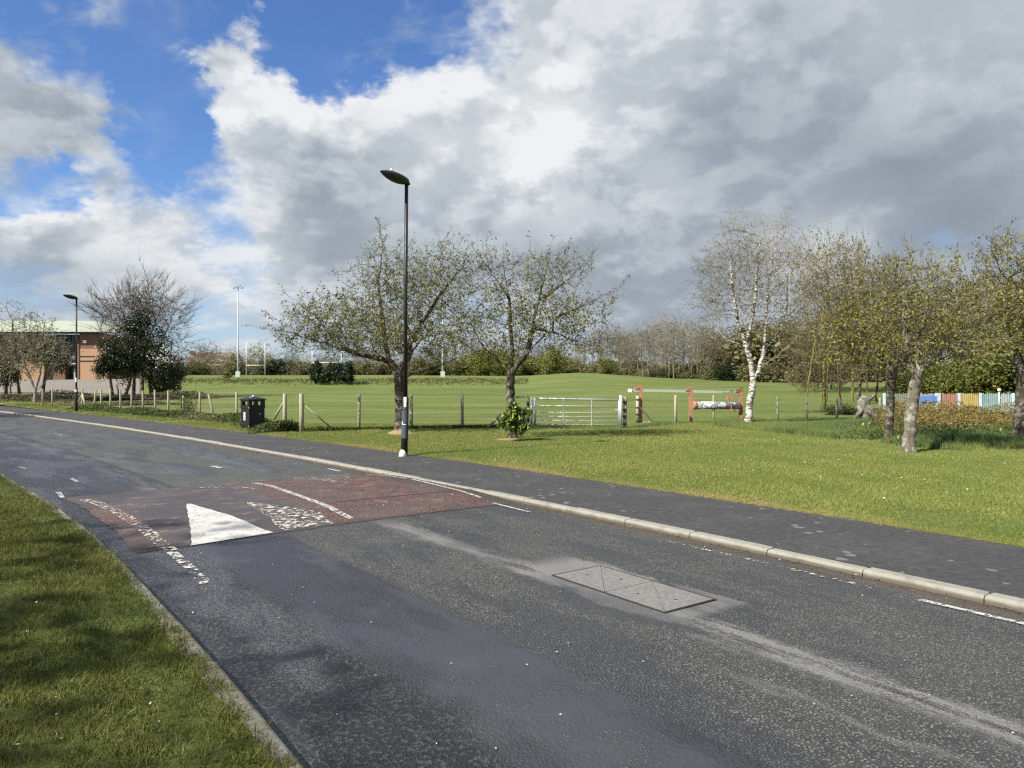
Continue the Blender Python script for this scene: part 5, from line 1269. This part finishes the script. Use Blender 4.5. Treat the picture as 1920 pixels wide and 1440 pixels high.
# ------------------------------------------------------------------ brick sports hall
def hall():
    Y = 110.0; k = Y / F
    p = at(150, Y); root = empty('brick_hall', p, 'brick sports hall with pale green metal roof behind the trees at left', 'building'); b = p
    def X(u): return (u - 150) * k
    def Z(v): return EYE + (HV - v) * k - b.z
    def brick(a, c):
        def fn(t):
            q = objc(t); br_ = t.n('ShaderNodeTexBrick', out=0, Vector=t.n('ShaderNodeMapping', i0=q, i2=(radians(90), 0, 0)), Color1=(*a, 1), Color2=(*c, 1), Mortar=(*[x * .9 for x in c], 1), Scale=4.4)
            return pr(t, t.mix(t.noise(q, .5, 4), br_, tuple(x * .8 for x in a)), .9, .2)
        return mat('brickwork', fn)
    mo = brick((.38, .235, .145), (.44, .28, .185)); mbn = brick((.17, .095, .07), (.23, .14, .10))
    mgl = paint('dark_glazing', (.02, .025, .03), .12, .2, dirt_amt=.05); mrf = paint('pale_green_roof', (.33, .37, .28), .6, .25, scale=1.0, dirt=(.27, .3, .22)); mgr = paint('grey_green_door', (.36, .40, .33), .6)
    zb = Z(714)
    def wall(name, u0, u1, v0, v1, m, y=0.0, d=1.0): return MB().box(((X(u0) + X(u1)) / 2, y + d / 2, (Z(v0) + Z(v1)) / 2), (X(u1) - X(u0), d, Z(v0) - Z(v1))).build(name, m, root)
    wall('wall', 149, 200, 654, 716, mo); wall('wall', 149, 200, 626, 654, mbn, .02)
    wall('wall', -120, 80, 650, 716, mo, .6); wall('wall', -120, 80, 626, 650, mbn, .62)
    wall('wall', 80, 113, 680, 716, mbn, 1.2); wall('wall', 80, 113, 626, 680, mgl, 1.25)
    wall('glazing', 113, 145, 626, 681, mgl, 1.6)
    for u in (121, 129, 137): MB().box((X(u), 1.55, (Z(626) + Z(681)) / 2), (.12, .12, Z(626) - Z(681))).build('mullion', M_black, root)
    wall('lintel', 113, 149, 680.5, 682.5, M_galv, 1.1)
    wall('recess', 113, 149, 682.5, 716, mgl, 2.2)
    dr = wall('door', 124, 142, 691, 712.5, mgr, 1.9, .2)
    for z in (696, 701, 706): MB().box((X(133), 1.88, Z(z)), (X(142) - X(124) - .1, .05, .04)).build('groove', M_galv, dr)
    wall('pier', 145, 149, 640, 716, mbn, -.1)
    wall('string_course', 149, 178, 667.5, 668.8, M_black, -.08, .1); wall('string_course', 149, 178, 676, 677.5, M_black, -.08, .1)
    wall('gutter', -120, 201, 622.5, 626, M_black, -.5, .5)
    # emblem on the glazing: a simple white animal-like mark
    em = MB(); em.tube([(X(126), 1.5, Z(670)), (X(126), 1.46, Z(670))], .0, 8) if False else None
    em = MB(); y_ = 1.5
    out = [(124, 668), (126, 665), (129, 665), (132, 667), (132.5, 670), (130, 671), (129.5, 674), (127, 674), (126.5, 671), (124.5, 671)]
    em.poly([(X(a), y_, Z(c)) for a, c in out] + [(X(a), y_ + .05, Z(c)) for a, c in out], [tuple(range(10))[::-1], tuple(range(10, 20))] + [(i, (i + 1) % 10, 10 + (i + 1) % 10, 10 + i) for i in range(10)])
    em.build('emblem', M_white, root)
    MB().box((X(160), -.1, Z(640.5)), (.5, .25, .4)).build('wall_light', M_white, root)
    # roof: long shallow vault falling to the right end
    sec = [(-140, 597), (60, 597), (112, 600), (130, 603), (150, 609), (170, 616), (192, 622), (203, 622)]
    vs = []; D = [(-1.2, 0.0), (3, .35), (8, .72), (14, 1.0)]
    for u, v in sec:
        ze = Z(623.2); zr = Z(v) + (.5 if v < 621 else 0)
        for d_, kk in D: vs.append((X(u), d_, ze + (zr - ze) * kk * (1 + .12 * 1)))
    n_ = len(D); fs = [(i * n_ + j, (i + 1) * n_ + j, (i + 1) * n_ + j + 1, i * n_ + j + 1) for i in range(len(sec) - 1) for j in range(n_ - 1)]
    MB().poly(vs, fs).build('roof', mrf, root)
    # carry the two end walls back so the hall has depth
    MB().box((X(200) - .3, 7.6, (Z(626) + Z(716)) / 2), (.6, 13, Z(626) - Z(716))).build('wall', mo, root)
    for i in range(22):
        u = -110 + i * 14.5
        if u < 128: MB().beam((X(u), -1.1, Z(623.2) + .06), (X(u), 8, Z(623.2) + (Z(598) - Z(623.2)) * .82 + .0), .08, .08).build('roof_seam', mrf, root)
hall()
# car park in front of the hall
def cp():
    Y0, Y1 = 68., 109.5; us = np.linspace(-300, 262, 40); ys = np.linspace(Y0, Y1, 24); V = []
    for y_ in ys:
        for u in us: x_ = (u - 960) / F * (y_ if True else 1); V.append((x_, y_, gz(x_, y_) + .06))
    idx = np.arange(len(V)).reshape(24, 40); Fq = np.stack([idx[:-1, :-1], idx[:-1, 1:], idx[1:, 1:], idx[1:, :-1]], -1).reshape(-1, 4)
    o = link('car_park', np_mesh('car_park', V, F4=Fq, smooth=True), mat('car_park_gravel', lambda t: pr(t, t.mix(t.noise(pos(t), 1.5, 6, .7), (.15, .135, .12), (.22, .20, .18)), .95, .1))); o['kind'] = 'structure'
cp()

# ------------------------------------------------------------------ ground cover
def cover(name, P_, ls, m, seed, lw=.6, flat=.3, kind='stuff'):
    r = np.random.RandomState(seed); n = len(P_); V, Fq = leaf_quads(P_, ls * r.uniform(.6, 1.3, n), ls * lw * r.uniform(.6, 1.3, n), r, flat)
    o = link(name, np_mesh(name, V, F4=Fq), m); o['kind'] = kind; return o
def strip_pts(path, n, wd_, h, r, lump=1.0):
    path = np.array(path, float); seg = np.linalg.norm(np.diff(path, axis=0), axis=1); cum = np.concatenate([[0], np.cumsum(seg)])
    d = r.uniform(0, cum[-1], n); x = np.interp(d, cum, path[:, 0]); y = np.interp(d, cum, path[:, 1]); a = r.normal(size=n) * .5
    hh = h * (.45 + .55 * vnoise(x, y, 1.3, 9)) * np.exp(-a ** 2 * 1.4) * lump
    x = x + a * wd_ * .64; y = y + a * wd_ * .5
    return np.stack([x, y, ground(x, y) + hh * r.uniform(0, 1, n) ** .7], 1)
r = np.random.RandomState(200)
pth = [tuple(at(u, FL(u) - .5))[:2] for u in np.linspace(150, 540, 14)]
cover('brambles', strip_pts(pth, 26000, 1.0, .42, r), .075, L_bram, 201)
pth = [tuple(at(u, 22.4))[:2] for u in (500, 520, 545)]; cover('brambles', strip_pts(pth, 3500, .7, .5, r), .06, L_bram, 202)
pth = [tuple(at(u, y_))[:2] for u, y_ in ((585, 22.6), (640, 23.0), (700, 23.5), (790, 23.9), (900, 24.2), (985, 24.4))]
cover('brambles', strip_pts(pth, 9000, .45, .20, r), .05, L_bram, 203)
# brush heap and leaf litter before the car park
pth = [tuple(at(u, y_))[:2] for u, y_ in ((-20, 55), (60, 54), (130, 52), (200, 52), (260, 54), (330, 56), (360, 58))]
cover('brushwood', strip_pts(pth, 16000, 3.4, .75, r), .16, L_brush, 204, .4, .5)
pth = [tuple(at(u, y_))[:2] for u, y_ in ((110, 47), (160, 46), (230, 45), (300, 46))]
cover('dry_grass', strip_pts(pth, 9000, 2.6, .35, r), .13, leaf_mat('dry_grass_tufts', (.13, .12, .05), (.22, .19, .10), (.30, .26, .15)), 205, .25, .0)
pth = [tuple(at(u, y_))[:2] for u, y_ in ((355, 30.6), (400, 29.6), (440, 28.5))]
cover('dry_grass', strip_pts(pth, 2500, .9, .45, r), .10, bpy.data.materials['dry_grass_tufts'], 206, .2, .0)
# bracken bank at the right, in front of the painted fence
xs = []; rr = np.random.RandomState(207); n = 30000
u = rr.uniform(1630, 2060, n); Y = rr.uniform(21, 30, n); x = (u - 960) / F * Y
ht = (.32 + .62 * vnoise(x, Y, 1.4, 12)) * np.clip((Y - 20.5) / 3.5, .25, 1) * np.clip((u - 1620) / 60, .2, 1)
cover('bracken', np.stack([x, Y, ground(x, Y) + ht * rr.uniform(0, 1, n) ** .6], 1), .11, L_brack, 208, .32, .3)
u = rr.uniform(1560, 2060, 9000); Y = rr.uniform(19, 24, 9000); x = (u - 960) / F * Y
cover('brambles', np.stack([x, Y, ground(x, Y) + .4 * vnoise(x, Y, 1.6, 14) * rr.uniform(0, 1, 9000)], 1), .075, L_bram, 209)
# a creeper-covered post in the left fence
pc = at(350, 31.2); cover('brambles', np.stack([pc.x + rr.normal(size=1500) * .22, pc.y + rr.normal(size=1500) * .2, pc.z + rr.uniform(0, .85, 1500)], 1), .06, L_bram, 210)
# rough grass on the bank across the field
u = rr.uniform(330, 990, 16000); Y = 98 + rr.normal(size=16000) * 3.0; x = (u - 960) / F * Y
cover('rough_grass', np.stack([x, Y, ground(x, Y) + rr.uniform(0, .3, 16000)], 1), .32, leaf_mat('rough_grass_tufts', (.10, .13, .03), (.17, .19, .06), (.28, .26, .12)), 211, .3, .0)
# tall daffodil leaves and long grass round the birch and the right-hand trees
n = 16000
u = rr.uniform(1340, 2000, n); Yl = np.interp(u, [1340, 1420, 1560, 1640, 1760, 1930, 2000], [25.5, 23.0, 20.0, 18.4, 16.6, 15.6, 15.4]); Yh = np.interp(u, [1340, 1420, 1600, 2000], [27, 28, 26.5, 26.5])
Y = Yl + (Yh - Yl) * rr.uniform(0, 1, n) ** 1.1; x = (u - 960) / F * Y; nz = vnoise(x, Y, 1.6, 15)
k = rr.uniform(0, 1, n) < np.clip(nz * 1.6, .15, 1); x, Y, nz = x[k], Y[k], nz[k]; n = len(x)
scatter('long_grass', np.stack([x, Y, ground(x, Y)], 1), np.stack([rr.uniform(-.2, .2, n), rr.uniform(-.2, .2, n), rr.uniform(0, 6.3, n)], 1), .35 + .75 * nz * rr.uniform(.6, 1.1, n), np.clip(1.15 - nz + rr.uniform(-.3, .3, n), 0, 1), clump(11, .10, .34, .010, .42, 4), M_long)
# tufts at the foot of fence posts and along the fence line
n = 5000; u = rr.uniform(985, 1660, n); Y = np.interp(u, [985, 1165, 1270, 1660], [24.4, 24.6, 27, 29.5]) + rr.normal(size=n) * .25; x = (u - 960) / F * Y
scatter('tussock_grass', np.stack([x, Y, ground(x, Y)], 1), np.stack([rr.uniform(-.2, .2, n), rr.uniform(-.2, .2, n), rr.uniform(0, 6.3, n)], 1), .25 + .5 * vnoise(x, Y, 2, 16), rr.uniform(0, 1, n), clump(9, .09, .22, .009, .6, 5), M_long)
# verge strip beside the left path, scruffier
n = 14000; s_ = rr.uniform(26, 62, n); t_ = -2.0 - rr.uniform(0, 1, n) * 1.4; x, Y = st2xy(s_, t_)
scatter('tussock_grass', np.stack([x, Y, ground(x, Y)], 1), np.stack([rr.uniform(-.3, .3, n), rr.uniform(-.3, .3, n), rr.uniform(0, 6.3, n)], 1), .3 + .45 * vnoise(x, Y, 2, 17), rr.uniform(0, 1, n), clump(9, .12, .14, .012, .8, 6), M_blade)

# daffodils
def daffs():
    m_y = paint('daffodil_petals', (.72, .66, .28), .6)
    for i, (u, v) in enumerate([(1618, 797), (1629, 796), (1876, 808), (1903, 812), (1684, 825)]):
        p = on(u, v + 12); root = empty('daffodil', p, ['left daffodil of the two below the grey stump', 'right daffodil of the two below the grey stump', 'daffodil just left of the tree at the right edge', 'daffodil at the foot of the right edge tree', 'daffodil between the pair of trunks'][i], 'flower', 'daffodils in the long grass'); root.scale = (.55, .55, .8)
        MB().tube([(0, 0, 0), (.01, 0, .28)], .006, 5).build('stem', M_long, root); f_ = MB()
        for k in range(6):
            a = k * pi / 3; f_.poly([(0, 0, .28), (.05 * cos(a - .4), -.02, .28 + .05 * sin(a - .4)), (.085 * cos(a), -.03, .28 + .085 * sin(a)), (.05 * cos(a + .4), -.02, .28 + .05 * sin(a + .4))], [(0, 1, 2, 3)])
        f_.tube([(0, 0, .28), (0, -.06, .28)], [.018, .03], 8); f_.build('bloom', m_y, root)
daffs()

# soil mounds at tree feet
for i, (u, v, rx, ry, h, lb) in enumerate([(752, 816, .46, .34, .13, 'bare sandy soil mounded round the foot of the broad tree'), (955, 826, .44, .3, .03, 'thin ring of bare soil round the laurel bush')]):
    p = on(u, v); n_ = 28; vs = [(0, 0, h)]; fs = []; q = random.Random(i)
    for j, (k, hh) in enumerate(((.4, .85), (.75, .4), (1.0, -.15))):
        for a in range(n_): w_ = q.uniform(.86, 1.12); vs.append((rx * k * w_ * cos(2 * pi * a / n_), ry * k * w_ * sin(2 * pi * a / n_), h * hh + q.uniform(-.008, .008) - .005))
    for a in range(n_): fs.append((0, 1 + a, 1 + (a + 1) % n_))
    for j in range(2):
        for a in range(n_): fs.append((1 + j * n_ + a, 1 + (j + 1) * n_ + a, 1 + (j + 1) * n_ + (a + 1) % n_, 1 + j * n_ + (a + 1) % n_))
    o = MB().poly(vs, fs).build('soil', M_soil, None, True); o.location = p + Vector((0, 0, .03)); o['kind'] = 'structure'

# upturned grey stump
def stump():
    p = at(1620, 27); px = PX(1620, vrow(p), 27); q = random.Random(4); root = empty('tree_stump', p, 'upturned grey stump with splayed roots beside the painted fence', 'stump')
    MB().tube([px.p(1622, 796), px.p(1620, 775), px.p(1618, 752), px.p(1621, 742)], [.26, .20, .22, .10], 11).build('trunk', B_grey, root, True)
    for a, b, c in (((1618, 765), (1602, 778), (1594, 792)), ((1626, 770), (1640, 782), (1648, 792)), ((1619, 755), (1608, 742), (1606, 737)), ((1622, 752), (1634, 744), (1637, 738)), ((1620, 760), (1630, 768), (1632, 795))):
        MB().tube([px.p(*a, q.uniform(-.1, 0)), px.p(*b, q.uniform(-.25, .1)), px.p(*c, q.uniform(-.3, 0))], [.10, .07, .035], 8).build('root', B_grey, root, True)
stump()

# fallen petals and grit on road and path
n = 420; s_ = rr.uniform(4, 24, n); t_ = np.where(rr.uniform(0, 1, n) < .45, rr.uniform(0.02, .5, n), rr.uniform(.5, 4.7, n)); x, y = st2xy(s_, t_); z = road_z(s_, t_) + .012
V, Fq = leaf_quads(np.stack([x, y, z], 1), rr.uniform(.006, .022, n), rr.uniform(.005, .014, n), rr, .93)
o = link('fallen_petals', np_mesh('petals', V, F4=Fq), paint('white_petals', (.5, .5, .46), .7)); o['kind'] = 'stuff'
n = 900; s_ = rr.uniform(3, 30, n); t_ = np.abs(rr.normal(size=n)) * .07 + .01; x, y = st2xy(s_, t_); z = road_z(s_, t_) + .010
V, Fq = leaf_quads(np.stack([x, y, z], 1), rr.uniform(.015, .05, n), rr.uniform(.008, .02, n), rr, .85)
o = link('gutter_leaves', np_mesh('gutter_leaves', V, F4=Fq), leaf_mat('dead_leaves', (.09, .05, .025), (.18, .10, .05), (.30, .19, .10))); o['kind'] = 'stuff'
n = 420; s_ = rr.uniform(2, 17, n); t_ = near_t(s_) + .3 + rr.uniform(0, 5, n); x, y = st2xy(s_, t_)
V, Fq = leaf_quads(np.stack([x, y, np.full(n, .165)], 1), rr.uniform(.008, .018, n), rr.uniform(.006, .014, n), rr, .8)
o = link('fallen_petals', np_mesh('petals', V, F4=Fq), bpy.data.materials['white_petals']); o['kind'] = 'stuff'

n = 260; u = rr.uniform(700, 1920, n); Y = rr.uniform(8.5, 22, n); x = (u - 960) / F * Y
k = np.array([xy2st(a, b)[1] < -2.3 for a, b in zip(x, Y)]); x, Y = x[k], Y[k]; n = len(x)
V, Fq = leaf_quads(np.stack([x, Y, ground(x, Y) + .05], 1), rr.uniform(.018, .032, n), rr.uniform(.015, .028, n), rr, .7)
o = link('daisies', np_mesh('daisies', V, F4=Fq), bpy.data.materials['white_petals']); o['kind'] = 'stuff'
